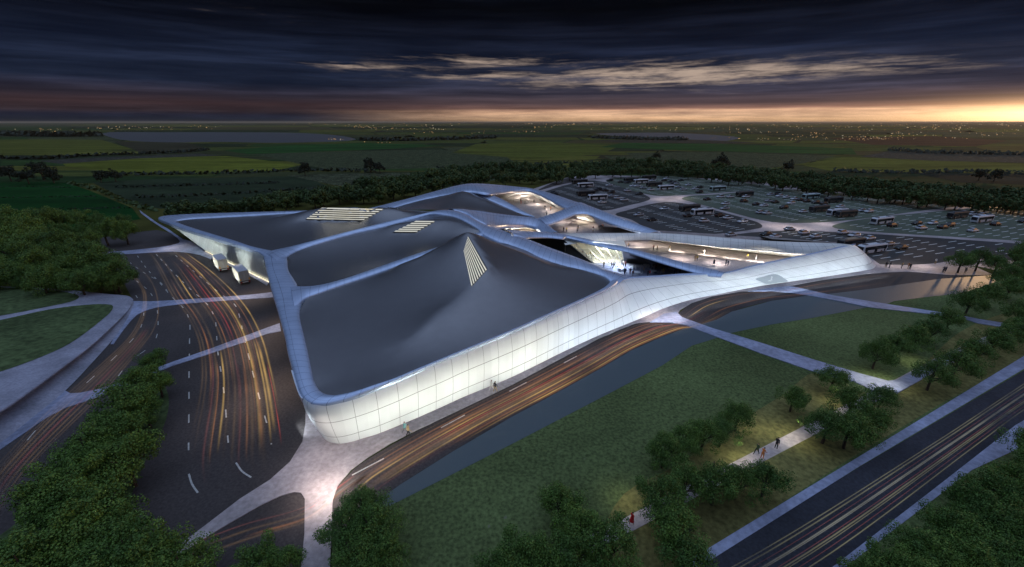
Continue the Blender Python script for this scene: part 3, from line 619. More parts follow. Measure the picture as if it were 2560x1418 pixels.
ribE = [S(c2, (690, 112), 12.2, c2, (600, 155)), S(c2, (800, 185), 10.5, c2, (720, 213)), S(c2, (940, 248), 8.8, c2, (850, 270)), S(c2, (1060, 315), 7.2, c2, (980, 326)), S(c2, (1150, 366), 6, c2, (1095, 376)), S(c2, (1255, 420), 5.2, c2, (1200, 408))]
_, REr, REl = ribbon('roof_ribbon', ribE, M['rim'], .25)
ribF = [S(c2, (440, 342), 12.9, c2, (500, 352)), S(c2, (560, 337), 12.2, c2, (600, 378), 12.6), S(c2, (650, 344), 11.2, c2, (690, 428), 12.0), S(c2, (760, 356), 10.2, c2, (780, 470), 10.9), S(c2, (900, 376), 8.8, c2, (885, 487), 8.2), S(c2, (1050, 395), 7.4, c2, (1020, 480), 6.2), S(c2, (1180, 410), 6.2, c2, (1170, 480), 5.0),
 S(c2, (1275, 420), 5.4, c2, (1240, 496), 4.6), S(c2, (1325, 446), 5, c2, (1285, 532), 4.5), S(c2, (1365, 492), 5, c2, (1330, 548), 4.8), S(c2, (1450, 556), 6, c2, (1420, 562), 6)]
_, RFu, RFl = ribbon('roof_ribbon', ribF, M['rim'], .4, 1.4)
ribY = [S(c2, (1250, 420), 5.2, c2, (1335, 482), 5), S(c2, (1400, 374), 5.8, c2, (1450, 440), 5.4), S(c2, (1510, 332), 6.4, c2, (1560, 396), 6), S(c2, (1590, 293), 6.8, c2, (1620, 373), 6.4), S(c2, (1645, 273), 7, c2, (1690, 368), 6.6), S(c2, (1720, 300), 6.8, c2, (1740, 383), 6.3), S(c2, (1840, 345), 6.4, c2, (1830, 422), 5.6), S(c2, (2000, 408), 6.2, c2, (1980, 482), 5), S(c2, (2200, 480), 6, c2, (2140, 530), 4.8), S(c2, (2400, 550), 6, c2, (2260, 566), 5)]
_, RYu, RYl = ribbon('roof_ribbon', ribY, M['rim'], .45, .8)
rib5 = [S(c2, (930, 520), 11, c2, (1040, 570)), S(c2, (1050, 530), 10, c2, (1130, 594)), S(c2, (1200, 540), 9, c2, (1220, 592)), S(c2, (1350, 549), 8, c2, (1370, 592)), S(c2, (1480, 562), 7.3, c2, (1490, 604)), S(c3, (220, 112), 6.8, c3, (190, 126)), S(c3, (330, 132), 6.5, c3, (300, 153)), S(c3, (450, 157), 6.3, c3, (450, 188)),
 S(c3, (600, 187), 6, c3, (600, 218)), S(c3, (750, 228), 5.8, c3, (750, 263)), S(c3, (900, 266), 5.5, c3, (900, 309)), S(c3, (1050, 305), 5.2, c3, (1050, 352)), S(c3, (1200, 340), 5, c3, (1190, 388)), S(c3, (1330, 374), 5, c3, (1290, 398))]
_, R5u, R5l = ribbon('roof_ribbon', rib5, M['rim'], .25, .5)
rib6 = [S(c2, (1400, 548), 7.2, c2, (1500, 600), 6.8), S(c3, (120, 92), 7, c3, (230, 132), 6.2), S(c3, (300, 91), 6.8, c3, (360, 146), 5.6), S(c3, (450, 90), 6.7, c3, (470, 148), 5.2), S(c3, (600, 90), 6.6, c3, (620, 141), 5), S(c3, (800, 90), 6.5, c3, (800, 135), 4.9), S(c3, (1000, 97), 6.5, c3, (1000, 157), 4.6), S(c3, (1300, 121), 6.6, c3, (1300, 190), 4.2),
 S(c3, (1600, 144), 6.8, c3, (1600, 214), 4), S(c3, (1800, 152), 7, c3, (1830, 234), 4.2), S(c3, (2000, 158), 7.2, c3, (2060, 228), 4.9), S(c3, (2120, 166), 7.4, c3, (2150, 200), 6.6), S(c3, (2215, 180), 7.4, c3, (2225, 186), 7.2)]
_, R6o, R6i = ribbon('roof_ribbon', rib6, M['court_wall'], .35, .25)
# --- outer walls
wp = [(0, -.12), (.04, .12), (.12, .28), (.3, .42), (.5, .42), (.7, .30), (.88, .1), (1, 0)]
wf = [S(c5, (200, 300), 7.2, c5, (430, 660), .1), S(c5, (245, 450), 7.1, c5, (455, 790), .1), S(c5, (290, 562), 7.0, c5, (478, 890), .1), S(c5, (345, 622), 7.0, c5, (510, 970), .1), S(c5, (400, 647), 6.95, c5, (550, 1018), .1), S(c5, (460, 657), 6.95, c5, (610, 1042), .1), S(c5, (560, 652), 6.95, c5, (695, 1051), .1), S(c5, (700, 622), 7.05, c5, (795, 1036), .1),
 S(c5, (850, 580), 7.15, c5, (920, 998), .1), S(c5, (1000, 525), 7.25, c5, (1060, 957), .1), S(c5, (1225, 435), 7.45, c5, (1270, 873), .1), S(c5, (1470, 325), 7.65, c5, (1500, 777), .1), S(c5, (1700, 232), 7.8, c5, (1720, 680), .1), S(c5, (1900, 140), 7.95, c5, (1920, 588), .1), S(None, (1280, 831), 7.95, None, (1284, 941), .1),
 S(None, (1405, 776), 7.85, None, (1410, 879), .1), S(None, (1480, 743), 7.55, None, (1490, 842), .1), S(None, (1530, 718), 7.15, None, (1548, 818), .1), S(None, (1553, 700), 7, None, (1600, 797), .1), S(None, (1593, 695), 6.6, None, (1660, 771), .1), S(None, (1649, 692), 5.8, None, (1730, 749), .1), S(None, (1702, 688), 5.2, None, (1790, 737), .1),
 S(None, (1765, 686), 5, None, (1850, 725), .1), S(None, (1814, 683), 5, None, (1910, 714), .1), S(None, (1877, 667), 5.4, None, (1985, 703), .1), S(None, (1948, 652), 6, None, (2050, 694), .1), S(None, (2018, 638), 6.5, None, (2110, 685), .1), S(None, (2088, 622), 7, None, (2160, 677), .1), S(None, (2122, 615), 7.3, None, (2180, 673), .1), S(None, (2132, 614), 7.3, None, (2187, 669), .1), S(None, (2134, 612), 7.3, None, (2190, 664), .1)]
wo, WV, WF = wall('outer_wall', wf, M['wall'], wp)
# rolled coping behind the right half of the front wall
cop = [(x, y, z, x-2+min(8, i*2), y-2.2-min(2, i*.7), z-.15) for i, (x, y, z) in enumerate([(1545, 706, 7), (1570, 697.5, 6.85), (1593, 695, 6.6), (1649, 692, 5.8), (1702, 688, 5.2), (1765, 686, 5), (1814, 683, 5), (1877, 667, 5.4), (1948, 652, 6), (2018, 638, 6.5), (2088, 622, 7), (2134, 613, 7.3)])]
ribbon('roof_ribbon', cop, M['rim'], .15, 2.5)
# closing wall at the pointed end and hidden backs
part(mesh_obj('outer_wall', [P(2134, 612, 7.3), P(2190, 664, .1), P(2150, 640, .1), P(2060, 605, .1), P(1900, 590, .1), P(2080, 607, 7.1), P(1930, 598, 6.7)], [(0, 1, 2), (0, 2, 3), (0, 3, 5), (5, 3, 4), (5, 4, 6)], M['wall'], smooth=False))
wl = [S(c1, (58, 326), 7.85, c1, (62, 334), 7.5), S(c1, (130, 365), 7.8, c1, (140, 388), 6), S(c1, (220, 398), 7.8, c1, (222, 442), 3.6), S(c1, (320, 431), 7.8, c1, (300, 500), 1.6), S(c1, (420, 462), 7.8, c1, (388, 564), .4), S(c1, (520, 491), 7.8, c1, (520, 628), .4), S(c1, (620, 522), 7.8, c1, (640, 684), .4), S(c1, (720, 556), 7.8, c1, (740, 732), .4), S(c1, (792, 600), 7.8, c1, (830, 776), .4)]
wall('outer_wall', wl, M['fin'], [(0, -.1), (.05, .15), (.3, .35), (.6, .2), (1, 0)])
sw = [S(c1, (372, 556), .75, c1, (384, 564), .1), S(c1, (520, 626), .75, c1, (520, 632), .1), S(c1, (640, 682), .75, c1, (640, 689), .1), S(c1, (740, 730), .75, c1, (740, 738), .1), S(c1, (832, 774), .75, c1, (832, 784), .1)]
wall('strip_light', sw, M['striplight'], [(0, .1), (.5, .16), (1, .1)])
# wall below the front-left rim (set back under the overhang)
lw = [(*c1(800, 640), 7, *c1(870, 800), .1), (*c1(850, 850), 7, *c1(930, 960), .1), (*c1(930, 1120), 7, *c1(1010, 1230), .1), (*c5(165, 150), 7, *c5(300, 320), .1), (*c5(215, 340), 7, *c5(435, 680), .1)]
wall('outer_wall', lw, M['wall'], [(0, 0), (.5, .1), (1, 0)])
# courts : inner walls
cw = [(0, 0), (.1, .1), (.5, .2), (.9, .1), (1, 0)]
def add(z): return z
wall('court_wall', [S(c2, (830, 188), 10.6, c2, (850, 262), 2.5), S(c2, (920, 184), 9.4, c2, (945, 244), .1), S(c2, (1050, 170), 7.6, c2, (1065, 208), .1), S(c2, (1165, 164), 6.8, c2, (1175, 203), .1), S(c2, (1255, 192), 6.4, c2, (1265, 240), .1), S(c2, (1370, 246), 6.1, c2, (1385, 298), .1), S(c2, (1490, 310), 6.1, c2, (1500, 350), .1), S(c2, (1590, 338), 6.3, c2, (1560, 372), .1)], M['court_wall'], cw)
wall('court_wall', [S(c2, (1585, 388), 6, c2, (1600, 402), 3.5), S(c2, (1640, 372), 6.3, c2, (1640, 428), .6), S(c2, (1690, 370), 6.4, c2, (1700, 446), .1), S(c2, (1735, 384), 6.1, c2, (1755, 457), .1), S(c2, (1762, 398), 5.9, c2, (1790, 459), .1)], M['court_wall'], cw)
wall('court_wall', [S(c2, (1800, 412), 5.6, c2, (1812, 420), 3), S(c2, (1900, 450), 5.1, c2, (1890, 470), 1.5), S(c2, (2000, 488), 4.8, c2, (2000, 510), .1), S(c2, (2140, 530), 4.7, c2, (2150, 548), .1), S(c2, (2260, 562), 4.8, c2, (2230, 560), .1)], M['darkwall'], cw)  # near-black colour stands in for the shadow below the rim's underside
wall('court_wall', [S(c3, (760, 137), 4.7, c3, (780, 138), .1), S(c3, (1000, 159), 4.4, c3, (1000, 165), .1), S(c3, (1300, 192), 4, c3, (1300, 206), .1), S(c3, (1600, 216), 3.8, c3, (1600, 242), .1), S(c3, (1830, 236), 4, c3, (1860, 270), .1), S(c3, (2060, 230), 4.7, c3, (2060, 292), .1)], M['court_wall'], cw)
# recess under the bright face between the back court and the spine
wall('court_wall', [S(c2, (860, 486), 8, c2, (900, 512), 5.5), S(c2, (1020, 482), 5.8, c2, (1000, 524), 1.5), S(c2, (1170, 482), 4.7, c2, (1130, 520), .3), S(c2, (1240, 498), 4.3, c2, (1200, 530), .1), S(c2, (1285, 534), 4.2, c2, (1280, 545), .1)], M['room'], [(0, 0), (.5, -.3), (1, 0)])
# cafe court : dark wall under ribbon 5 with the glazed cafe
gTL, gTR, gBR, gBL = P(1405, 595, 6.4), P(1555, 628, 4.6), P(1561, 657, .12), P(1484, 659, .12)
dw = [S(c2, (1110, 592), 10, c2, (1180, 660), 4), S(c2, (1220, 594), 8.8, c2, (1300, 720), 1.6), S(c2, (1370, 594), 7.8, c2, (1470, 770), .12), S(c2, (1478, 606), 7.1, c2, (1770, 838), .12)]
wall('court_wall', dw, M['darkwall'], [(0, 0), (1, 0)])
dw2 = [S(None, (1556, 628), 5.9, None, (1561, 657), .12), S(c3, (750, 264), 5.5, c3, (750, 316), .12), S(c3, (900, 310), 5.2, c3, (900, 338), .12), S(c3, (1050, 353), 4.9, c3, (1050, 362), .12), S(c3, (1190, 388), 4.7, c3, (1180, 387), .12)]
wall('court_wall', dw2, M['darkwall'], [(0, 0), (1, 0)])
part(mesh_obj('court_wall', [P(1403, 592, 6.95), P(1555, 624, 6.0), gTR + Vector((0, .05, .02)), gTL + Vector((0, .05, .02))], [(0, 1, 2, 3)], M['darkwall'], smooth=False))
gl = part(mesh_obj('cafe_window', [gTL, gTR, gBR, gBL], [(0, 3, 2, 1)], M['glass'], smooth=False))
def bar_mesh(pairs, w, m, name, parent=None):
    V, Fc = [], []
    for a, b in pairs:
        d = (b-a).normalized(); s = d.cross(Vector((0, 1, 0))).normalized()*w; q = d.cross(s).normalized()*w; o = len(V)
        for p in (a, b): V += [p-s-q, p+s-q, p+s+q, p-s+q]
        Fc += [(o+i, o+(i+1) % 4, o+4+(i+1) % 4, o+4+i) for i in range(4)] + [(o+3, o+2, o+1, o), (o+4, o+5, o+6, o+7)]
    return mesh_obj(name, V, Fc, m, parent, smooth=False)
for ta, tb in ((.20, .02), (.38, .27), (.56, .50), (.74, .72), (.9, .92)):
    b_ = bar_mesh([(gTL.lerp(gTR, ta) + Vector((0, -.06, 0)), gBL.lerp(gBR, tb) + Vector((0, -.06, 0)))], .10, M['mullion'], 'mullion'); b_.parent = gl
b_ = bar_mesh([(gTL, gTR), (gTR, gBR), (gBR, gBL), (gBL, gTL)], .14, M['mullion'], 'window_frame'); b_.parent = gl
# cafe room behind the glass
D = Vector((.15, 1, 0)).normalized()*15
rv = [gBL + Vector((-9, 2, 0)), gBR + Vector((.4, .1, 0)), gBR + D + Vector((.4, 0, 0)), gBL + D + Vector((-9, 2, 0))]
fl = [Vector((p.x, p.y, .14)) for p in (gBL, gBR, rv[2], rv[3], rv[0])]
part(mesh_obj('cafe_floor', fl, [(0, 1, 2, 3, 4)], M['room'], smooth=False))
lo = [rv[0], rv[3], rv[2], rv[1]]; hi = [Vector((p.x, p.y, 5.6)) for p in lo]; hi[3].z = 4.7; hi[2].z = 4.7
part(mesh_obj('cafe_wall', lo+hi, [(0, 1, 5, 4), (1, 2, 6, 5), (2, 3, 7, 6)], M['room'], smooth=False))
part(mesh_obj('cafe_ceiling', hi + [gTR + Vector((0, .1, .1)), gTL + Vector((0, .1, -.3))], [(0, 1, 2, 3, 4, 5)], M['room'], smooth=False))
# court floors : one paved sheet under the open right half
gpoly('court_floor', [(1180, 500), (1250, 488), (1330, 480), (1430, 520), (1640, 576), (1800, 586), (2090, 606), (2160, 640), (2100, 655), (1800, 720), (1600, 760), (1540, 720), (1380, 640), (1240, 590), (1230, 560)], .11, M['court'], 0)
gpoly('court_floor', [(1470, 659), (1561, 654), (1690, 672), (1800, 690), (1700, 715), (1590, 712), (1540, 690)], .125, M['paving_cool'], 0)
# --- dark tent roofs
def membrane(name, bnd, cons, res, smooth_it=10, sag=.012):
    """bnd: closed list of 3-D points; cons: polylines of 3-D points that hold the skin up; the rest hangs between them"""
    bnd2 = [bnd[0]]
    for p in bnd[1:]:
        if (p-bnd2[-1]).length > .5: bnd2.append(p)
    if (bnd2[-1]-bnd2[0]).length < .5: bnd2.pop()
    poly = [(p.x, p.y) for p in bnd2]; n = len(poly)
    pts = [Vector(p) for p in poly]; zz = [p.z for p in bnd2]; ed = [(i, (i+1) % n) for i in range(n)]; fixed = [True]*n; ridge = [False]*n
    for pl in cons:
        prev = None
        for a, b in zip(pl[:-1], pl[1:]):
            k = max(1, int((b-a).length/res))
            for j in range(k + (1 if b is pl[-1] else 0)):
                p = a.lerp(b, j/k)
                if not inside((p.x, p.y), poly): continue
                pts.append(Vector((p.x, p.y))); zz.append(p.z); fixed.append(True); ridge.append(True)
                if prev is not None: ed.append((prev, len(pts)-1))
                prev = len(pts)-1
    base = np.array([tuple(p) for p in pts]); xs, ys = base[:, 0], base[:, 1]
    y = ys.min(); row = 0
    while y < ys.max():
        x = xs.min() + (res/2 if row % 2 else 0)
        while x < xs.max():
            if inside((x, y), poly) and ((base-(x, y))**2).sum(1).min() > (res*.6)**2:
                pts.append(Vector((x, y))); zz.append(0); fixed.append(False); ridge.append(False)
            x += res
        y += res*.87; row += 1
    r = geometry.delaunay_2d_cdt(pts, ed, [list(range(n))], 1, 1e-5)
    nv = len(r[0]); Z = np.zeros(nv); fx = np.zeros(nv, bool); rd = np.zeros(nv, bool)
    for i, orig in enumerate(r[3]):
        if orig: Z[i] = zz[orig[0]]; fx[i] = fixed[orig[0]]; rd[i] = ridge[orig[0]]
        else: fx[i] = False
    ea, eb = [], []
    for f in r[2]:
        for i in range(3): ea += [f[i], f[(i+1) % 3]]; eb += [f[(i+1) % 3], f[i]]
    ea, eb = np.array(ea), np.array(eb); deg = np.bincount(ea, minlength=nv).clip(1)
    avg = lambda q: np.bincount(ea, q[eb], minlength=nv)/deg
    Z[~fx] = Z[fx].mean()
    for _ in range(2500):
        q = avg(Z) - sag; Z[~fx] = q[~fx]
    bd = fx & ~rd
    for it in range(smooth_it):
        q = avg(Z); k = ~fx if it < smooth_it-1 else ~bd; Z[k] = .5*Z[k] + .5*q[k]
    VV = [Vector((p[0], p[1], z)) for p, z in zip(r[0], Z)]; Fc = [tuple(f) for f in r[2]]
    o = part(mesh_obj(name, VV, Fc, M['roof']))
    return o, BVHTree.FromPolygons([tuple(v) for v in VV], Fc)
dn = lambda L, z=.28: [p - Vector((0, 0, z)) for p in L]
seg = lambda L, a, b: L[a*NS:b*NS+1]
ins = lambda A, B, k=.12: [p.lerp(q, k) for p, q in zip(A, B)]
fi = dn(ins(RAi, RAo)); l3 = dn(ins(R3l, R3u, .08)); u3 = dn(ins(R3u, R3l, .08)); u2 = dn(ins(R2u, R2l)); l2 = dn(ins(R2l, R2u)); ci = dn(ins(RCi, RCo))
# A : the big front tent
apex = P(1167, 578, 18.0)
bA = seg(fi, 4, 23) + seg(l3, 14, 20)[::-1] + [P(1212, 590, 10.9), P(1150, 604, 10.4)] + seg(l2, 1, 7)[::-1]
rA = [[apex, P(*c1(2300, 520), 16.3), P(*c1(2385, 685), 13.8), P(*c1(2265, 818), 11.9), P(*c1(2110, 960), 10.4), P(*c1(1950, 1100), 9.2), P(*c1(1830, 1180), 8.4), P(*c1(1700, 1270), 7.6)],
      [apex, P(*c2(700, 560), 16.8), P(*c2(800, 610), 15.0), P(*c2(1000, 690), 12.6), P(*c2(1250, 797), 10.4), P(*c2(1400, 860), 9.2), P(*c2(1650, 900), 8.0)],
      [apex, P(*c1(2170, 442), 16.4), P(*c1(2050, 520), 14.2), P(*c1(1900, 597), 12.0), P(*c1(1750, 655), 10.2)]]
tA, bvA = membrane('roof_panel', bA, rA, 1.15, 8, .006)
# B : middle hollow
bB = seg(fi, 1, 2) + seg(u2, 1, 9) + seg(l3, 1, 12)[::-1]
rB = [[P(*c1(1720, 368), 11.0), P(*c1(1880, 346), 12.4), P(*c1(2060, 338), 12.9), P(*c1(2180, 362), 12.6), P(*c1(2290, 405), 12.2)], [P(*c1(1700, 440), 9.3), P(*c1(1865, 438), 9.8)], [P(*c1(2020, 352), 12.6), P(*c1(1880, 440), 9.9)]]
tB, bvB = membrane('roof_panel', bB, rB, 1.5, 8, .010)
# C : left wing
bC = seg(ci, 0, 13) + seg(u3, 1, 8)
rC = [[P(*c1(900, 318), 8.9), P(*c1(1050, 282), 10.3), P(*c1(1180, 252), 13.2), P(*c1(1400, 246), 14.2), P(*c1(1680, 250), 14.0), P(*c1(1790, 285), 12.6)], [P(*c1(1080, 343), 8.8), P(*c1(1490, 354), 9.2)], [P(*c1(1640, 268), 12.4), P(*c1(1492, 352), 9.3)]]
tC, bvC = membrane('roof_panel', bC, rC, 1.6, 8, .008)
# D : far tent
bD = [P(*c2(-120, 318), 9)] + dn(seg(ins(RBi, RBo), 0, 3)) + dn(seg(ins(REl, REr), 0, 5)) + dn(seg(ins(RFu, RFl), 0, 6))[::-1] + [P(*c2(300, 345), 11.6), P(*c2(100, 345), 10)]
rD = [[P(*c2(572, 168), 12.9), P(*c2(700, 228), 11.4), P(*c2(850, 288), 9.4), P(*c2(1000, 345), 7.5), P(*c2(1150, 398), 6)], [P(*c2(572, 168), 12.9), P(*c2(500, 240), 11.9), P(*c2(410, 328), 11.6)]]
tD, bvD = membrane('roof_panel', bD, rD, 2.0, 4, .010)
# skylights lie on the roof skins
def louvres(par, bvh, quad, n, cuts=10, lift=.1, name='skylight'):
    """quad: TL TR BR BL in pixels; n slats from top to bottom"""
    C = Vector((0, 0, CAMH)); V, Fc, fmi = [], [], []; last = None
    def hit(s, v):
        a = (quad[0][0]*(1-s)+quad[1][0]*s, quad[0][1]*(1-s)+quad[1][1]*s); b = (quad[3][0]*(1-s)+quad[2][0]*s, quad[3][1]*(1-s)+quad[2][1]*s)
        p = P(a[0]*(1-v)+b[0]*v, a[1]*(1-v)+b[1]*v, 0); d = (p-C).normalized(); h = bvh.ray_cast(C, d)
        return (h[0], h[1]) if h[0] else (None, None)
    for r in range(2*n):
        for k in range(2):
            for c in range(cuts+1):
                p, nn = hit(c/cuts, (r+k)/(2*n))
                if p is None: p, nn = last if last else (P(*quad[0], 12.), Vector((0, -.5, .8)))
                last = (p, nn)
                if nn.dot(C-p) < 0: nn = -nn
                V.append(p + nn*(lift + (.12 if r % 2 == 0 else 0)))
        o = r*2*(cuts+1)
        for c in range(cuts): Fc.append((o+c, o+c+1, o+cuts+2+c, o+cuts+1+c)); fmi.append(r % 2)
    o = mesh_obj(name, V, Fc, None, smooth=False, mats=[M['louvre'], M['slot']], fmat=fmi)
    o.parent = par; return o
louvres(tA, bvA, [c1(2212, 562), c1(2266, 812), c1(2380, 690), c1(2243, 455)], 8, 16, .05)
louvres(tB, bvB, [c1(1872, 350), c1(2005, 352), c1(1865, 434), c1(1702, 433)], 6, 10, .05)
louvres(tC, bvC, [c1(1205, 256), c1(1640, 266), c1(1490, 350), c1(1086, 341)], 6, 10, .05)
# the recessed bay in the front wall
wb = BVHTree.FromPolygons([tuple(v) for v in WV], WF)
def on_wall(pts, lift):
    C = Vector((0, 0, CAMH)); out = []
    for x, y in pts:
        d = (P(x, y, 0)-C).normalized(); h = wb.ray_cast(C, d)
        n = h[1] if h[1].dot(C-h[0]) > 0 else -h[1]
        out.append(h[0] + n*lift)
    return out
q = crom([(x, y, 0) for x, y in [c3(1530, 420), c3(1590, 402), c3(1645, 387), c3(1685, 388), c3(1730, 412), c3(1762, 436), c3(1700, 444), c3(1610, 455), c3(1570, 440)]], 3, True)
ring = on_wall([(p.x, p.y) for p in q], .05); c0 = sum(ring, Vector())/len(ring); n = len(ring)
part(mesh_obj('recess', ring + [c0], [(i, (i+1) % n, n) for i in range(n)], M['recess'], smooth=False))
# ------------------------------------------------------------------ trees
def leaf_mat(name, col, col2):
    def f(t, b):
        oi = t.node('ShaderNodeObjectInfo').outputs['Random']
        p = t.objc(); n = t.noise(p, 2.2, 2, .5); n2 = t.noise(p, 14.0, 1, .5)
        c = t.mix(t.step(n, .35, .65), col, col2)
        c = t.mix(1.0, c, t.ramp(n2, [(.3, (.6,)*3), (.7, (1.5,)*3)]), 'MULTIPLY')
        c = t.mix(1.0, c, t.ramp(oi, [(0, (.75, .8, .75)), (1, (1.25, 1.15, 1.0))]), 'MULTIPLY')
        t.l.new(c, b.inputs['Base Color'])
    return mat(name, col, .6, build=f, spec=.25)
M['leaf'] = leaf_mat('leaf_green', (.070, .140, .028), (.110, .20, .038))
M['leaf_deep'] = leaf_mat('leaf_deep', (.060, .125, .026), (.092, .175, .034))
M['leaf_far'] = leaf_mat('leaf_far', (.045, .085, .024), (.062, .105, .030))
M['leaf_dark'] = leaf_mat('leaf_dark', (.012, .022, .012), (.018, .028, .014))
M['bark'] = mat('bark', (.05, .035, .025), .9)
def tree_meshes(seed, nclump, nleaf, leaf, ml, tall=1.0):
    r = np.random.default_rng(seed); H = 1.0
    # crown of unit radius about (0,0,0) ; trunk from -1.35
    V, Fc = [], []
    cl = []
    while len(cl) < nclump:
        d = r.normal(size=3); d /= np.linalg.norm(d)
        if d[2] < -.55: continue
        rad = r.uniform(.55, .92)*(1 + .22*math.sin(3*math.atan2(d[1], d[0]) + seed) + .12*math.sin(5*d[2]+seed))
        cl.append((d*rad*np.array([1, 1, .78*tall]), r.uniform(.19, .34)))
    cl += [(r.normal(size=3)*.22, .4) for _ in range(nclump//7)]
    for c, cr in cl:
        for k in range(nleaf):
            d = r.normal(size=3); d /= np.linalg.norm(d)
            p = c + d*cr*r.uniform(.55, 1.12)**.7
            nrm = d*1.0 + r.normal(size=3)*.55 + np.array([0, 0, .25]); nrm /= np.linalg.norm(nrm)
            u = np.cross(nrm, r.normal(size=3)); u /= np.linalg.norm(u); w = np.cross(nrm, u)
            s = leaf*r.uniform(.6, 1.35); o = len(V)
            V += [p - u*s*.5, p + w*s*.42, p + u*s*.62, p - w*s*.42]; Fc.append((o, o+1, o+2, o+3))
    cm = bpy.data.meshes.new('crown'); cm.from_pydata([tuple(v) for v in V], [], Fc); cm.materials.append(ml); cm.update()
    # trunk with limbs
    V, Fc = [], []
    def limb(a, b, ra, rb):
        a, b = Vector(a), Vector(b); d = (b-a).normalized(); s = d.orthogonal().normalized(); t = d.cross(s); o = len(V)
        for p, q in ((a, ra), (a.lerp(b, .5) + s*.02, (ra+rb)/2), (b, rb)):
            for k in range(7): V.append(p + (s*math.cos(k*2*math.pi/7) + t*math.sin(k*2*math.pi/7))*q)
        for j in range(2):
            for k in range(7): Fc.append((o+j*7+k, o+j*7+(k+1) % 7, o+j*7+7+(k+1) % 7, o+j*7+7+k))
    limb((0, 0, -1.2), (.02, .01, -.35), .075, .055)
    for k in range(6):
        a = k*1.05 + r.uniform(-.3, .3); limb((.02, .01, -.5 + .1*(k % 3)), (.55*math.cos(a), .55*math.sin(a), r.uniform(-.05, .4)), .04, .012)
    limb((.02, .01, -.35), (0, 0, .55), .05, .012)
    tm = bpy.data.meshes.new('trunk'); tm.from_pydata([tuple(v) for v in V], [], Fc); tm.materials.append(M['bark']); tm.update()
    tm.polygons.foreach_set('use_smooth', [True]*len(tm.polygons))
    return cm, tm
NEAR = [tree_meshes(s, 40, 210, .052, M['leaf_deep']) for s in (1, 2, 3)]
NEARL = [tree_meshes(s, 40, 210, .052, M['leaf']) for s in (4, 5, 6)]
FAR = [tree_meshes(s, 34, 55, .16, M['leaf_far']) for s in (11, 12, 13)]
DARK = [tree_meshes(s, 30, 40, .15, M['leaf_dark'], 1.25) for s in (21, 22)]
TREES = []
def tree(kind, x, y, r, z=0, label=None, group=None, name='broadleaf_tree'):
    """tree whose crown centre shows at pixel (x, y); r crown radius in metres"""
    cz = r*(.98 if kind is FAR else 1.15); p = P(x, y, cz)
    cm, tm = kind[random.randrange(len(kind))]
    o = empty(name, (p.x, p.y, 0), random.uniform(0, 6.28))
    for nm, me in (('crown', cm), ('trunk', tm)):
        c = bpy.data.objects.new(nm, me); link(c, o); c.location = (0, 0, cz + .03*r); c.scale = (r, r, r*random.uniform(.88, 1.15))
    TREES.append((p.x, p.y, r)); tag(o, label, 'tree', group); return o
def grove(kind, pts, fmt, group, key, name='broadleaf_tree'):
    """fmt takes {n}; trees are counted in the order of key"""
    pts = sorted(pts, key=key)
    for i, (x, y, r) in enumerate(pts): tree(kind, x, y, r, label=fmt.format(n=ordinal(i)), group=group, name=name)
jit = lambda a: random.uniform(-a, a)
# grove beside the loop road (upper left)
g = []
for yy, xs, r in ((552, range(15, 350, 48), 4.6), (578, range(-30, 345, 48), 4.5), (606, range(-10, 235, 46), 4.3), (634, range(-20, 250, 46), 4.2), (662, range(5, 285, 44), 4.0), (688, range(-20, 305, 44), 3.8), (704, range(60, 320, 44), 3.3)):
    for x in xs: g.append((x+jit(10), yy+jit(6)+max(0, 20*(300-x)/300 - 10)*.6, r*random.choice((.8, 1.0, 1.25))))
row1 = [q for q in g if q[1] < 610]; row2 = [q for q in g if q[1] >= 610]
grove(NEARL, row1, 'round tree, {n} along the back edge of the loop road grove', 'trees of the grove by the loop road', lambda q: -q[0])
grove(NEARL, row2, 'round tree, {n} on the ramp side of the loop road grove', 'trees of the grove by the loop road', lambda q: -q[0])
# tree row in the island between the two carriageways (lower left)
isl = [(385, 905, 2.6), (350, 955, 2.7), (395, 960, 2.4), (318, 1010, 2.7), (362, 1030, 2.6), (290, 1065, 2.8), (338, 1085, 2.5), (215, 1130, 2.8), (265, 1115, 2.6), (310, 1150, 2.6), (165, 1185, 2.8), (225, 1195, 2.9), (280, 1210, 2.6), (115, 1240, 2.7), (180, 1260, 2.9), (235, 1290, 2.7), (150, 1325, 2.9), (215, 1350, 2.8), (275, 1345, 2.6), (320, 1385, 2.8), (120, 1395, 2.8), (395, 1400, 2.5), (455, 1425, 2.4), (15, 1400, 2.5), (60, 1430, 2.6), (210, 1430, 2.8)]
isl = [(x, y, r*random.choice((.95, 1.2, 1.4))) for k, (x, y, r) in enumerate(isl) if k not in (6, 12, 16, 25)]
grove(NEARL, isl, 'leafy tree, {n} down the row on the island between the carriageways', 'trees on the road island', lambda q: q[1])
for x, y, r, l in ((640, 1405, 2.5, 'bushy tree at the picture edge beside the pale apron path'), (700, 1420, 2.1, 'smaller bushy tree tucked against the pale apron path'), (905, 1265, 2.5, 'leafy tree at the end of the canal, its top against the water'), (935, 1320, 2.7, 'broad tree on the lawn just below the end of the canal'), (860, 1330, 2.6, 'dark tree beside the apron path below the canal end'), (890, 1395, 2.6, 'lowest tree of the clump between apron path and lawn'), (960, 1385, 2.3, 'tree on the lawn side of the clump below the canal')):
    tree(NEARL if x < 800 else NEAR, x, y, r, label=l, group='trees around the apron')
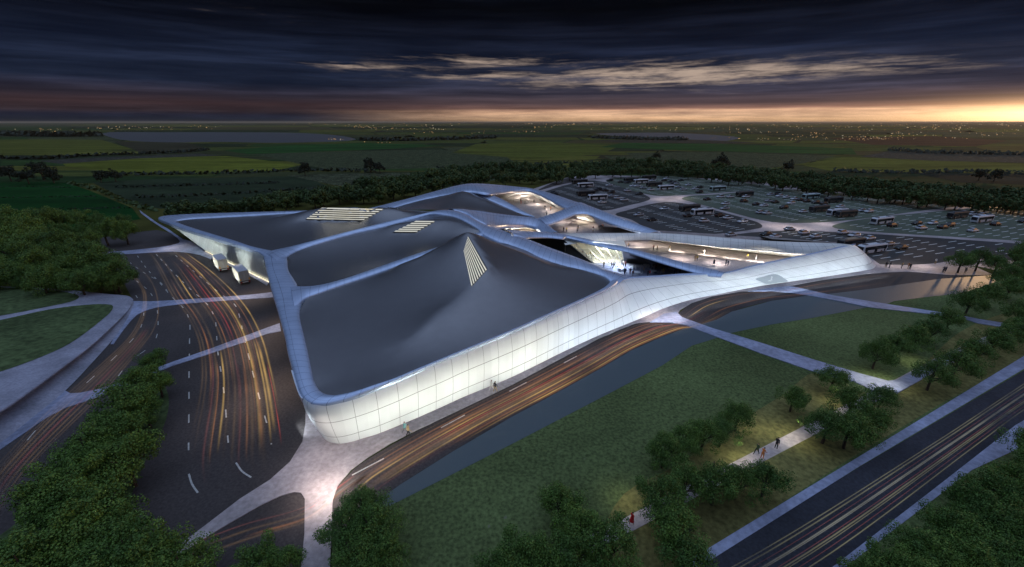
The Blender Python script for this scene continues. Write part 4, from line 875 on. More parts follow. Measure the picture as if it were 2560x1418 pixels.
# park trees between lawn and highway
pk = [(1660, 1130, 2.1), (1705, 1105, 2.0), (1760, 1085, 2.2), (1805, 1080, 2.0), (1845, 1040, 2.1), (1985, 995, 2.0), (2085, 945, 2.2), (2130, 1005, 2.3), (2205, 995, 2.1), (2070, 1065, 2.5), (2125, 1075, 2.5), (2180, 1050, 2.2),
      (1650, 1250, 2.5), (1715, 1215, 2.3), (1790, 1215, 2.3), (1845, 1205, 2.1), (1915, 1200, 2.2), (1690, 1320, 2.5), (1400, 1260, 2.2), (1360, 1395, 2.2), (1295, 1390, 2.3), (1450, 1330, 2.3), (1530, 1360, 2.4), (1265, 1430, 2.3), (1440, 1400, 2.3), (1720, 1385, 2.2)]
pk = [(x, y, r*1.13) for x, y, r in pk]
grove(NEAR, pk, 'deep green park tree, {n} along the footpath coming up from the lawn corner', 'park trees along the footpath', lambda q: q[0]-q[1]*.2)
pk2 = [(2195, 885, 2.2), (2240, 865, 2.3), (2285, 845, 2.3), (2330, 825, 2.3), (2375, 800, 2.2), (2335, 935, 2.3), (2395, 910, 2.5), (2440, 880, 2.3), (2490, 850, 2.4), (2535, 835, 2.3), (2575, 815, 2.3), (2425, 755, 2.6), (2475, 735, 2.6), (2530, 715, 2.6), (2580, 695, 2.6), (2550, 785, 2.2)]
pk2 = [(x, y, r*1.25) for x, y, r in pk2]
grove(NEAR, pk2, 'deep green tree, {n} along the path between the two footbridges', 'park trees by the footbridges', lambda q: q[0])
pk3 = [(2405, 655, 3.2), (2450, 648, 3.4), (2495, 660, 3.2), (2545, 640, 4.0), (2585, 620, 4.2), (2520, 690, 3.2), (2570, 672, 3.4)]
grove(NEAR, pk3, 'dark tree, {n} in the clump beyond the plaza next to the car park', 'trees beside the plaza', lambda q: q[0])
pk4 = [(2545, 1095, 2.4), (2580, 1140, 2.5), (2400, 1245, 2.2), (2455, 1220, 2.3), (2510, 1190, 2.3), (2550, 1240, 2.4), (2340, 1305, 2.2), (2390, 1320, 2.3), (2445, 1290, 2.4), (2500, 1300, 2.4), (2560, 1320, 2.4), (2270, 1360, 2.2), (2320, 1385, 2.2), (2190, 1405, 2.0), (2250, 1420, 2.1), (2390, 1385, 2.3), (2450, 1370, 2.3), (2510, 1385, 2.3), (2570, 1395, 2.3), (2150, 1435, 2.0)]
pk4 = [(x+26, y+14, r*1.08) for x, y, r in pk4]
grove(NEAR, pk4, 'street tree, {n} down the far side of the highway', 'street trees beyond the highway', lambda q: -q[0]+q[1]*.5)
# belt behind the car park
bl = [(1400, 440), (1520, 425), (1640, 424), (1760, 432), (1880, 446), (1960, 455), (2080, 470), (2200, 482), (2320, 494), (2440, 503), (2560, 512), (2620, 518)]
def along(bl, x):
    for (a, b), (c, d) in zip(bl[:-1], bl[1:]):
        if a <= x <= c: return b + (d-b)*(x-a)/(c-a)
    return bl[-1][1]
for k, (dy, r, txt) in enumerate(((2, 4.5, 'front'), (-9, 4.8, 'middle'), (-18, 5.2, 'back'))):
    q = []; x = 1425 + 9*k
    while x < 2600:
        y = along(bl, x); q.append((x+jit(6), y+dy+jit(3)+2, r*random.uniform(.8, 1.2))); x += 21 + (x-1400)*.013
    grove(FAR, q, 'bushy tree, {n} from the hall in the car park belt\'s '+txt+' row', 'tree belt behind the car park', lambda q: q[0], 'belt_tree')
# belt behind the hall
bl2 = [(430, 527), (560, 524), (640, 519), (760, 500), (860, 492), (960, 484), (1040, 470), (1120, 455), (1200, 445), (1300, 444), (1420, 440)]
for k, (dy, r, txt) in enumerate(((0, 4.6, 'front'), (-14, 4.6, 'second'), (-26, 5.2, 'back'))):
    q = []; x = 440 + 13*k if k < 1 else (620 if k < 2 else 900)
    while x < 1410:
        q.append((x+jit(9), along(bl2, x)+dy+jit(4), r*random.uniform(.75, 1.2))); x += 34 - 12*(x > 1000)
    grove(FAR, q, 'dim tree, {n} from the wing tip in the '+txt+' row behind the hall', 'tree belt behind the hall', lambda q: q[0], 'belt_tree')
# lone dark trees of the plain
for x, y, r, l in ((100, 420, 15, 'tallest black tree of the clump by the bright paddy field'), (20, 428, 12, 'black tree at the edge of the clump by the paddy field'), (65, 436, 11, 'low black tree inside the clump by the paddy field'), (128, 434, 11, 'black tree on the field side of the paddy clump'), (248, 436, 9, 'small black tree, first of two on the dark plot edge'), (284, 434, 9.5, 'small black tree, second of two on the dark plot edge'), (760, 418, 11, 'black round tree where the olive field meets the crop rows'), (925, 408, 13, 'tall black tree of the pair above the crop field'), (949, 414, 10, 'shorter black tree of the pair above the crop field'), (886, 458, 6, 'little black bush in the middle of the crop rows'), (1641, 386, 10, 'faint dark tree alone in the far crop field'), (1806, 400, 13, 'tall black tree in the field behind the car park'), (1783, 406, 8, 'low black tree at the foot of the tall field tree'), (1972, 412, 11, 'black tree at the corner of the bright olive field'), (2452, 432, 9, 'dark tree, first of two behind the far car park belt'), (2490, 434, 9, 'dark tree, second of two behind the far car park belt')):
    tree(DARK, x, y+4, r*.46, label=l, group='dark lone trees of the plain', name='field_tree')
# hedgerows : long irregular leafy banks
def hedge(pts, h, label, m='leaf_dark'):
    h *= .6; w = crom([P(x, y, 0) for x, y in pts], 10); r = random.Random(int(pts[0][0])); V, Fc = [], []
    for i in range(len(w)-1):
        a, b = w[i], w[i+1]; L = (b-a).length; n = max(6, int(L*2.2)); d = (b-a).normalized(); s = Vector((-d.y, d.x, 0))
        for k in range(n):
            hh = h*(.55 + .45*math.sin(L*i*.31 + k*.35)**2)
            p = a.lerp(b, r.random()) + s*r.gauss(0, h*.45) + Vector((0, 0, r.random()*hh)); o = len(V); q = h*r.uniform(.25, .55)
            u = Vector((r.gauss(0, 1), r.gauss(0, 1), r.gauss(0, .6))).normalized(); v = u.orthogonal().normalized()
            V += [p-u*q, p+v*q, p+u*q, p-v*q]; Fc.append((o, o+1, o+2, o+3))
    tag(mesh_obj('hedgerow', V, Fc, M[m], smooth=False), label, 'hedgerow', 'hedgerows of the plain')
hedge([(-60, 397), (120, 398), (240, 390), (440, 383), (520, 376)], 7, 'dark hedge below the olive field by the lake')
hedge([(240, 440), (420, 437), (600, 434), (760, 428), (940, 430)], 5, 'black hedge under the wide olive field')
hedge([(290, 470), (450, 466), (620, 461), (700, 458)], 3, 'dark hedge between the two upper dim paddies')
hedge([(330, 495), (520, 490), (700, 478), (830, 470)], 3.2, 'dark hedge across the lower dim paddies')
hedge([(170, 458), (250, 478), (310, 505), (390, 530)], 3.4, 'green hedge along the bright paddy field', 'leaf_far')
hedge([(-40, 470), (60, 468), (180, 470)], 1.6, 'low dyke line in the upper bright paddy'); hedge([(-40, 497), (100, 494), (250, 492)], 1.6, 'low dyke line in the middle of the bright paddy'); hedge([(-40, 528), (150, 524), (330, 520)], 1.6, 'low dyke line in the lower bright paddy')
hedge([(1090, 424), (1290, 416), (1440, 408), (1600, 412)], 5, 'dark hedge above the trees behind the hall')
hedge([(2080, 430), (2250, 434), (2450, 432), (2650, 440)], 6, 'black hedge under the olive field on the sunset side')
hedge([(2220, 376), (2340, 384), (2560, 388), (2700, 390)], 9, 'dark hedge above the brown plot on the sunset side')
hedge([(1480, 346), (1580, 349), (1720, 351)], 14, 'dark tree line along the pond')
hedge([(-100, 336), (60, 341), (180, 342), (255, 341)], 24, 'dark wood edge where the lake begins')
hedge([(900, 352), (1000, 353), (1120, 350), (1240, 346)], 14, 'dark wood line past the end of the lake')
# white posts at the paddy
fo = empty('post_fence', P(40, 582)); tag(fo, 'line of thin white posts beside the bright paddy field', 'fence')
def box(V, Fc, c, h, rot=None):
    o = len(V)
    for sx, sy, sz in ((-1, -1, -1), (1, -1, -1), (1, 1, -1), (-1, 1, -1), (-1, -1, 1), (1, -1, 1), (1, 1, 1), (-1, 1, 1)):
        p = Vector((sx*h[0], sy*h[1], sz*h[2])); V.append((rot @ p if rot else p) + Vector(c))
    Fc += [tuple(o+i for i in q) for q in ((0, 3, 2, 1), (4, 5, 6, 7), (0, 1, 5, 4), (1, 2, 6, 5), (2, 3, 7, 6), (3, 0, 4, 7))]
for i in range(10):
    V, Fc = [], []; p = P(6+i*9.5, 586-i*1.4) - fo.location; box(V, Fc, p+Vector((0, 0, 1.3)), (.12, .12, 1.3)); box(V, Fc, p+Vector((0, 0, 2.65)), (.17, .17, .06)); mesh_obj('post', V, Fc, M['mark'], fo, smooth=False)
# ------------------------------------------------------------------ far lights of the towns
V, Fc, fi_ = [], [], []; rr = random.Random(5)
def town(x0, x1, y0, y1, n, clump=6):
    for _ in range(n//clump):
        cx, cy = rr.uniform(x0, x1), rr.uniform(y0, y1)
        for _ in range(clump):
            x, y = cx+rr.gauss(0, 26), max(308.5, cy+rr.gauss(0, 1.6)); p = P(x, y, 0); dpt = p.y; s = dpt/1050*rr.uniform(.25, .7)
            box(V, Fc, p+Vector((0, 0, s*.7)), (s*rr.uniform(.6, 1.6), s*.6, s*.6)); fi_.extend([rr.choice((0, 0, 1))]*6)
town(150, 560, 316, 324, 50); town(0, 250, 322, 332, 20); town(900, 1300, 312, 334, 80); town(1300, 1800, 311, 330, 90); town(1800, 2560, 311, 350, 230); town(1850, 2250, 340, 350, 70); town(820, 1000, 342, 356, 18); town(700, 1300, 309, 314, 40); town(1300, 2560, 309, 314, 90)
tag(mesh_obj('town_lights', V, Fc, None, smooth=False, mats=[mat('lamp_amber', (.4, .3, .2), emit=(1, .55, .2), estr=.7), mat('lamp_pale', (.4, .4, .35), emit=(1, .8, .5), estr=.7)], fmat=fi_), 'scattered amber lights of far villages below the glowing horizon', 'village lights', kind='stuff')
# ------------------------------------------------------------------ vehicles
M['tyre'] = mat('tyre', (.012, .012, .012), .8); M['wheel_rim'] = mat('wheel_rim', (.35, .35, .36), .35, .8)
M['vglass'] = mat('vehicle_glass', (.012, .015, .02), .08)
M['white_paint'] = mat('white_paint', (.55, .57, .62), .25, 0); M['silver_paint'] = mat('silver_paint', (.36, .38, .42), .35, 0); M['black_paint'] = mat('black_paint', (.018, .019, .022), .4, spec=.3)
M['bus_dark'] = mat('bus_dark_paint', (.05, .048, .045), .4); M['roof_tan'] = mat('bus_tan_roof', (.28, .22, .15), .5); M['roof_grey'] = mat('bus_roof_unit', (.16, .17, .19), .5); M['bus_white'] = mat('bus_white_paint', (.62, .64, .68), .35); M['bus_green'] = mat('bus_green_paint', (.36, .48, .46), .35)
M['tail'] = mat('tail_lamp', (.35, .02, .015), .3); M['headl'] = mat('head_lamp', (.7, .7, .65), .15)
def loft_mesh(name, secs, m, parent=None, smooth=True):
    """secs: list of rings (same count) -> closed skin"""
    V = [p for s in secs for p in s]; k = len(secs[0]); Fc = []
    for i in range(len(secs)-1):
        for j in range(k): Fc.append((i*k+j, i*k+(j+1) % k, (i+1)*k+(j+1) % k, (i+1)*k+j))
    Fc += [tuple(range(k))[::-1], tuple((len(secs)-1)*k+j for j in range(k))]
    o = mesh_obj(name, V, Fc, m, parent, smooth)
    if smooth:
        md = o.modifiers.new('edge', 'EDGE_SPLIT') if False else None
    return o
def wheel(parent, x, y, r, w):
    V, Fc = [], []; n = 14
    for yy, q in ((-w, r*.9), (-w*.8, r), (w*.8, r), (w, r*.9)):
        for k in range(n): V.append((r*0 + q*math.cos(2*math.pi*k/n), yy, q*math.sin(2*math.pi*k/n)))
    for i in range(3):
        for k in range(n): Fc.append((i*n+k, i*n+(k+1) % n, (i+1)*n+(k+1) % n, (i+1)*n+k))
    Fc += [tuple(range(n))[::-1], tuple(3*n+k for k in range(n))]
    o = mesh_obj('wheel', V, Fc, M['tyre'], parent, smooth=False); o.location = (x, y, r)
    V, Fc = [], []
    sg = 1 if y > 0 else -1
    for yy, q in ((sg*w*1.02, r*.6), (sg*w*1.1, r*.5), (sg*w*1.0, r*.2)):
        for k in range(n): V.append((q*math.cos(2*math.pi*k/n), yy, q*math.sin(2*math.pi*k/n)))
    for i in range(2):
        for k in range(n): Fc.append((i*n+k, i*n+(k+1) % n, (i+1)*n+(k+1) % n, (i+1)*n+k))
    Fc.append(tuple(2*n+k for k in range(n)))
    mesh_obj('rim', V, Fc, M['wheel_rim'], o, smooth=False)
def car_proto(paint, suv=False):
    o = empty('parked_car')
    top = .98 if suv else .88
    prof = [(-2.25, .45, .80, .78), (-2.15, .30, .92 if not suv else 1.0, .86), (-1.5, .22, .95 if not suv else 1.05, .90), (-.6, .2, .94 if not suv else 1.03, .90), (.7, .2, .93 if not suv else 1.02, .90), (1.4, .22, .84 if not suv else .98, .88), (2.05, .30, .70 if not suv else .82, .80), (2.22, .42, .60, .66)]
    secs = []
    for x, zb, zt, hw in prof:
        secs.append([(x, -hw*.92, zb), (x, hw*.92, zb), (x, hw, zb+(zt-zb)*.5), (x, hw*.96, zt-.08), (x, hw*.78, zt), (x, -hw*.78, zt), (x, -hw*.96, zt-.08), (x, -hw, zb+(zt-zb)*.5)])
    loft_mesh('body', secs, paint, o)
    zt = 1.62 if suv else 1.43
    cab = [(-2.0 if suv else -1.75, top-.02, .74, top), (-1.75 if suv else -1.15, zt-.1, .62, top), (-.9 if suv else -.5, zt, .60, top), (.1, zt-.02, .60, top), (.35, zt-.1, .62, top), (1.15, top-.05, .76, top-.06)]
    secs = [[(x, -.80, zl), (x, .80, zl), (x, hw, z), (x, -hw, z)] for x, z, hw, zl in cab]
    loft_mesh('window', secs, M['vglass'], o, False)
    rf = [(-1.72 if suv else -1.15, zt-.08, .58), (-.9 if suv else -.5, zt+.025, .57), (.1, zt+.01, .57), (.38, zt-.09, .58)]
    loft_mesh('roof', [[(x, -hw, z-.02), (x, hw, z-.02), (x, hw, z+.02), (x, -hw, z+.02)] for x, z, hw in rf], paint, o)
    for x in (-1.35, 1.38):
        for y in (-.8, .8): wheel(o, x, y, .33, .11)
    for y in (-.58, .58):
        V, Fc = [], []; box(V, Fc, (2.13, y, .62), (.06, .18, .07)); mesh_obj('headlight', V, Fc, M['headl'], o, smooth=False)
        V, Fc = [], []; box(V, Fc, (-2.22, y, .74), (.04, .17, .08)); mesh_obj('tail_light', V, Fc, M['tail'], o, smooth=False)
    return o
def bus_proto(side, roofm):
    o = empty('coach_bus'); L, W, H = 5.9, 1.27, 3.05
    prof = [(-L, .5, H-.25, W*.92), (-L+.12, .36, H-.06, W), (L-.7, .36, H-.06, W), (L-.15, .36, H-.35, W*.98), (L, .42, 1.5, W*.9)]
    secs = [[(x, -hw, zb), (x, hw, zb), (x, hw, zt-.3), (x, hw*.86, zt), (x, -hw*.86, zt), (x, -hw, zt-.3)] for x, zb, zt, hw in prof]
    loft_mesh('body', secs, side, o, False)
    for y in (-1, 1):
        V, Fc = [], []
        box(V, Fc, (-.1, y*(W+.012), 1.98), (L-.55, .02, .56)); box(V, Fc, (L-1.5, y*(W+.014), 1.0), (.55, .02, .55)); box(V, Fc, (-.3, y*(W+.014), 1.0), (.65, .02, .55)); box(V, Fc, (-L+1.1, y*(W+.014), 1.0), (.35, .02, .5))
        mesh_obj('side_window', V, Fc, M['vglass'], o, smooth=False)
    V, Fc = [], []; o0 = len(V)
    V += [(L+.03, -W*.82, 1.25), (L+.03, W*.82, 1.25), (L-.12, W*.84, H-.5), (L-.12, -W*.84, H-.5)]; Fc.append((0, 1, 2, 3)); box(V, Fc, (-L-.03, 0, 2.1), (.02, W*.8, .45))
    mesh_obj('windscreen', V, Fc, M['vglass'], o, smooth=False)
    V, Fc = [], []; box(V, Fc, (-.2, 0, H-.03), (L-.7, W*.80, .035)); mesh_obj('roof', V, Fc, roofm, o, smooth=False)
    for x, l in ((L-2.0, .55), (-L+2.2, 1.0)):
        V, Fc = [], []; box(V, Fc, (x, 0, H+.12), (l, .62, .13)); box(V, Fc, (x, 0, H+.27), (l*.8, .5, .03)); mesh_obj('roof_unit', V, Fc, M['roof_grey'], o, smooth=False)
    for x in (L-2.4, -L+2.6):
        for y in (-1.12, 1.12): wheel(o, x, y, .48, .15)
    for y in (-.95, .95):
        V, Fc = [], []; box(V, Fc, (L+.02, y, .72), (.05, .2, .12)); mesh_obj('headlight', V, Fc, M['headl'], o, smooth=False)
    return o
YAW = math.atan2(LD.y, LD.x)
def ring_order(items, cx=1400, cy=640): return sorted(items, key=lambda q: (q[0]-cx)**2 + ((q[1]-cy)*3)**2)
def lot_of(x, y):
    for k in ('l1', 'l2', 'l3', 'l4', 'l5', 'l6'):
        if inside((x, y), LOTS[k][0]): return k
    return min(('l1', 'l2', 'l3', 'l4', 'l5', 'l6'), key=lambda k: min((x-a)**2 + 9*(y-b)**2 for a, b in LOTS[k][0]))
LN = {'l1': 'the lot behind the back court', 'l2': 'the far lot under the tree belt', 'l3': 'the wide green central lot', 'l4': 'the lot between two pale lanes', 'l5': 'the lot on the sunset side', 'l6': 'the lot by the pointed wing'}
CW = [(485, 930), (578, 957), (655, 944), (625, 935), (603, 934), (693, 953), (500, 985), (530, 995), (560, 1004), (450, 1016), (830, 939), (857, 951), (880, 929), (915, 949), (822, 922), (1040, 989), (1090, 989), (1168, 988), (1290, 977), (1336, 985), (1370, 991), (1410, 999), (1283, 1010), (1392, 1021), (1258, 1032), (1065, 1023), (1061, 1047), (1242, 1068), (1274, 1071), (1455, 1064), (1745, 1058), (1782, 1063), (1638, 1038), (760, 1049), (632, 1079), (960, 1111), (1078, 1095), (1150, 1113), (1388, 1152), (1457, 1171), (1515, 1189), (1315, 1189), (1093, 1180), (1652, 1170), (1708, 1183), (1782, 1198), (1875, 1228), (2045, 1147), (2100, 1122), (2302, 1159), (2350, 1080), (2300, 1077), (770, 897), (700, 907)]
CB = [(545, 914), (576, 917), (490, 906), (635, 973), (372, 941), (440, 951), (466, 956), (420, 958), (495, 967), (762, 906), (790, 912), (810, 917), (795, 926), (845, 905), (935, 965), (942, 940), (976, 1001), (1160, 1011), (1222, 1027), (1316, 1015), (1357, 1043), (1440, 1004), (1475, 1011), (1516, 1018), (1558, 1023), (880, 1084), (1038, 1083), (700, 1104), (1268, 1177), (1900, 1133), (2022, 1122), (2152, 1142), (2184, 1132), (2416, 1127), (1942, 1245), (2552, 1112), (202, 969), (218, 976), (1330, 975)]
protos = {'white': car_proto(M['white_paint']), 'silver': car_proto(M['silver_paint']), 'black': car_proto(M['black_paint']), 'suv_white': car_proto(M['white_paint'], True), 'suv_black': car_proto(M['black_paint'], True)}
used = set()
cars = [(*r2(x, y), ('white', 'white', 'silver', 'suv_white')[i % 4]) for i, (x, y) in enumerate(CW)] + [(*r2(x, y), ('black', 'black', 'suv_black')[i % 3]) for i, (x, y) in enumerate(CB)]
byk = {}
for x, y, k in cars:
    if y*2 > 1252: continue
    byk.setdefault((lot_of(x, y), k), []).append((x, y))
DESC = {'white': 'white saloon car', 'silver': 'silver saloon car', 'black': 'black saloon car', 'suv_white': 'tall white car', 'suv_black': 'tall black car'}
for (lot, k), lst_ in byk.items():
    for i, (x, y) in enumerate(ring_order(lst_)):
        o = protos[k] if k not in used else copy_tree(protos[k]); used.add(k)
        p = P(x, y, .086); o.location = p; o.rotation_euler = (0, 0, YAW + R(random.uniform(-3, 3)) + (math.pi if (x*7+y*3) % 10 < 5 else 0)); o.scale = (1.12,)*3
        tag(o, f'{DESC[k]}, {ordinal(i)} out from the hall in {LN[lot]}', 'car', 'cars in the car park')
BUS = [(325, 405, 940, 'w'), (298, 378, 922, 'd'), (328, 408, 982, 'd'), (378, 475, 1002, 'w'), (555, 635, 912, 'd'), (605, 680, 921, 'w'), (672, 747, 936, 'd'), (640, 730, 901, 'd'), (727, 808, 953, 'w'), (985, 1070, 958, 'g'), (1115, 1207, 986, 'd'), (833, 938, 1057, 'd'), (892, 1005, 1077, 'w'), (1445, 1537, 998, 'g'), (1557, 1652, 1017, 'd'), (1480, 1585, 1062, 'd'), (1563, 1682, 1079, 'w'), (1610, 1725, 1087, 'd'), (1785, 1905, 1123, 'w'), (2162, 2282, 1094, 'd'), (2285, 2405, 1114, 'w'), (1620, 1760, 1236, 't'), (1722, 1862, 1266, 'w')]
bp = {'w': bus_proto(M['bus_white'], M['bus_white']), 'd': bus_proto(M['bus_dark'], M['bus_dark']), 'g': bus_proto(M['bus_green'], M['bus_white']), 't': bus_proto(M['bus_dark'], M['roof_tan'])}
BD = {'w': 'white coach', 'd': 'dark coach', 'g': 'pale green coach', 't': 'dark tan-roofed coach'}
used = set(); byk = {}
for x0, x1, y, k in BUS: byk.setdefault((lot_of(*r2((x0+x1)/2, y)), k), []).append((*r2((x0+x1)/2, y-4), k))
for (lot, k), lst_ in byk.items():
    for i, (x, y, _) in enumerate(ring_order(lst_)):
        o = bp[k] if k not in used else copy_tree(bp[k]); used.add(k)
        o.location = P(x, y, .086); o.rotation_euler = (0, 0, YAW + math.pi + R(random.uniform(-1.5, 1.5)))
        tag(o, f'{BD[k]}, {ordinal(i)} from the hall in {LN[lot]}', 'bus', 'coaches in the car park')
# the two delivery lorries
M['cream'] = mat('lorry_cream', (.42, .385, .32), .45); M['lroof'] = mat('lorry_roof', (.42, .41, .46), .4); M['orange'] = mat('orange_reflector', (.75, .32, .03), .4); M['lwhite'] = mat('lorry_skirt', (.55, .54, .52), .4); M['chassis'] = mat('lorry_chassis', (.02, .02, .02), .7)
def lorry():
    o = empty('box_lorry'); V, Fc = [], []
    # corrugated box : 8.4 m long, front towards +x
    X0, X1, W, Z0, Z1 = -4.2, 3.0, 1.25, 1.15, 3.95
    secs = []; n = 37
    for i in range(n):
        x = X0 + (X1-X0)*i/(n-1); w = W + (.035 if (i//2) % 2 else 0); secs.append([(x, -w, Z0), (x, w, Z0), (x, w, Z1), (x, -w, Z1)])
    loft_mesh('cargo_box', secs, M['cream'], o, False)
    V, Fc = [], []; box(V, Fc, ((X0+X1)/2, 0, Z1+.03), ((X1-X0)/2-.05, W-.06, .03)); mesh_obj('cargo_roof', V, Fc, M['lroof'], o, smooth=False)
    for y in (-1, 1):
        V, Fc = [], []; box(V, Fc, (X0-.03, y*.62, (Z0+Z1)/2), (.03, .59, (Z1-Z0)/2-.06)); d = mesh_obj('rear_door', V, Fc, M['cream'], o, smooth=False)
        V, Fc = [], []; box(V, Fc, (X0-.07, y*.12, (Z0+Z1)/2), (.02, .025, 1.2)); mesh_obj('handle', V, Fc, M['lwhite'], d, smooth=False)
        V, Fc = [], []; box(V, Fc, (X0-.08, y*1.02, Z0+.45), (.02, .16, .26)); mesh_obj('reflector', V, Fc, M['orange'], o, smooth=False)
        V, Fc = [], []; box(V, Fc, (X0-.06, y*.95, .82), (.05, .22, .1)); mesh_obj('tail_light', V, Fc, M['tail'], o, smooth=False)
        V, Fc = [], []; box(V, Fc, (.3, y*1.18, .82), (1.9, .04, .26)); mesh_obj('side_skirt', V, Fc, M['lwhite'], o, smooth=False)
    V, Fc = [], []; box(V, Fc, (X0-.02, 0, .82), (.06, .7, .13)); mesh_obj('bumper', V, Fc, M['lwhite'], o, smooth=False)
    V, Fc = [], []; box(V, Fc, (.3, 0, .95), (4.4, .5, .16)); box(V, Fc, (-3.9, 0, 1.05), (.35, 1.2, .06)); mesh_obj('chassis', V, Fc, M['chassis'], o, smooth=False)
    prof = [(3.2, .6, 2.75, 1.15), (3.3, .5, 3.1, 1.2), (4.4, .5, 2.95, 1.2), (4.95, .5, 1.9, 1.16), (5.05, .55, 1.2, 1.1)]
    loft_mesh('cab', [[(x, -w, a), (x, w, a), (x, w, b), (x, -w, b)] for x, a, b, w in prof], M['black_paint'], o, False)
    for y in (-1.38, 1.38):
        V, Fc = [], []; box(V, Fc, (4.75, y, 2.2), (.08, .12, .28)); mesh_obj('mirror', V, Fc, M['chassis'], o, smooth=False)
    for x in (-3.1, -1.85, 3.9):
        for y in (-1.05, 1.05): wheel(o, x, y, .5, .16)
    return o
la, lb = P(632, 720), P(588, 676); ly = math.atan2(lb.y-la.y, lb.x-la.x)
t1 = lorry(); t2 = copy_tree(t1)
for o, (x, y), l in ((t1, (606, 702), 'cream box lorry nearer the hall corner, doors facing the crossing'), (t2, (555, 672), 'cream box lorry ahead of the other, beside the glass fin wall')):
    o.location = P(x, y, .035); o.rotation_euler = (0, 0, ly); tag(o, l, 'lorry', 'lorries at the loading edge')
# ------------------------------------------------------------------ people
SK = mat('skin', (.42, .26, .18), .6); HAIR = mat('hair', (.02, .014, .01), .7)
CLO = {'black': (.012, .012, .015), 'navy': (.02, .03, .07), 'white': (.62, .6, .56), 'red': (.55, .012, .015), 'orange': (.48, .16, .045), 'grey': (.16, .16, .17), 'tan': (.36, .25, .13), 'teal': (.16, .34, .34), 'yellow': (.55, .40, .06), 'maroon': (.16, .03, .025), 'green': (.03, .06, .03)}
CM = {k: mat('cloth_'+k, v, .85) for k, v in CLO.items()}
def person_mesh(seed, stride, armswing, bend=0.0, dress=False, reach=0.0):
    """a continuous skinned figure, 1.74 m, facing +x"""
    V, E, Rr = [], [], []
    def v(p, r, par=None):
        V.append(p); Rr.append(r if hasattr(r, '__len__') else (r, r))
        if par is not None: E.append((par, len(V)-1))
        return len(V)-1
    pel = v((0, 0, .95), (.15, .12)); wa = v((.0, 0, 1.08), (.135, .10), pel); ch = v((.01+bend*.1, 0, 1.28), (.165, .12), wa); up = v((.0+bend*.2, 0, 1.42), (.12, .09), ch); nk = v((.02+bend*.25, 0, 1.50), .055, up)
    jaw = v((.045+bend*.28, 0, 1.575), (.062, .066), nk); hd = v((.03+bend*.3, 0, 1.645), (.082, .094), jaw); tp = v((.015+bend*.3, 0, 1.71), (.062, .07), hd)
    v((.128+bend*.3, 0, 1.605), .014, jaw)                      # nose
    for s in (-1, 1):
        v((.02+bend*.3, s*.088, 1.62), .012, hd)                # ear
        sh = v((.0+bend*.2, s*.185, 1.405), .06, up); a = armswing*s
        el = v((a*.16+.01+bend*.2+reach*.08, s*.235, 1.14), .046, sh); wr = v((a*.30+.07+bend*.2+reach*.3, s*.235, .91+reach*.28), .032, el)
        hp = v((a*.34+.09+bend*.2+reach*.37, s*.232, .845+reach*.33), (.036, .02), wr); hx, hy, hz = V[hp]
        for f, (dx, dl) in enumerate(((-.026, .070), (-.009, .082), (.009, .078), (.026, .062))):
            k1 = v((hx+dx+.006, hy, hz-.052), .0095, hp); v((hx+dx+.016, hy-s*.012, hz-.052-dl*.6), .008, k1)
        th = v((hx+.045, hy-s*.015, hz-.012), .011, hp); v((hx+.055, hy-s*.025, hz-.055), .009, th)
        hip = v((0, s*.095, .88), (.105, .10), pel); b = stride*s
        kn = v((-b*.17+.035, s*.10, .49), .068, hip); an = v((-b*.36-.03*abs(b), s*.10, .09+.05*max(0, b)), .045, kn)
        v((-b*.36+.12-.03*abs(b), s*.115, .045+.02*max(0, b)), (.045, .034), an)
    me = bpy.data.meshes.new('person'); me.from_pydata(V, E, [])
    o = bpy.data.objects.new('person_build', me); COL.objects.link(o)
    md = o.modifiers.new('skin', 'SKIN'); md.use_smooth_shade = True
    for i, q in enumerate(Rr): me.skin_vertices[0].data[i].radius = q
    me.skin_vertices[0].data[0].use_root = True
    sb = o.modifiers.new('sub', 'SUBSURF'); sb.levels = 1; sb.render_levels = 1
    dg = bpy.context.evaluated_depsgraph_get(); res = bpy.data.meshes.new_from_object(o.evaluated_get(dg)); res.name = 'person'
    bpy.data.objects.remove(o)
    res.materials.clear()
    for m in (SK, HAIR, CM['black'], CM['black'], CM['black']): res.materials.append(m)
    hands = [Vector(V[i]) for i in range(len(V)) if Rr[i] == (.036, .02)]
    if dress:
        pass
    idx = []
    for p in res.polygons:
        c = p.center; hx = .03 + bend*.3
        if any((c-h).length < .13 for h in hands): k = 0
        elif c.z > 1.50: k = 1 if (c.z > 1.675 or (c.x < hx-.005 and c.z > 1.56)) else 0
        elif c.z < .085: k = 4
        elif c.z < .93 and abs(c.y) < .21: k = 0 if (dress and c.z < .52) else (2 if dress else 3)
        else: k = 2
        idx.append(k)
    res.polygons.foreach_set('material_index', idx); res.polygons.foreach_set('use_smooth', [True]*len(idx)); res.update()
    return res
PM = [person_mesh(1, .95, .9), person_mesh(2, .12, .1), person_mesh(3, .7, -.8), person_mesh(4, .2, .15, .12, False, .8), person_mesh(5, .5, .5, 0, True)]
skirt_mesh = None
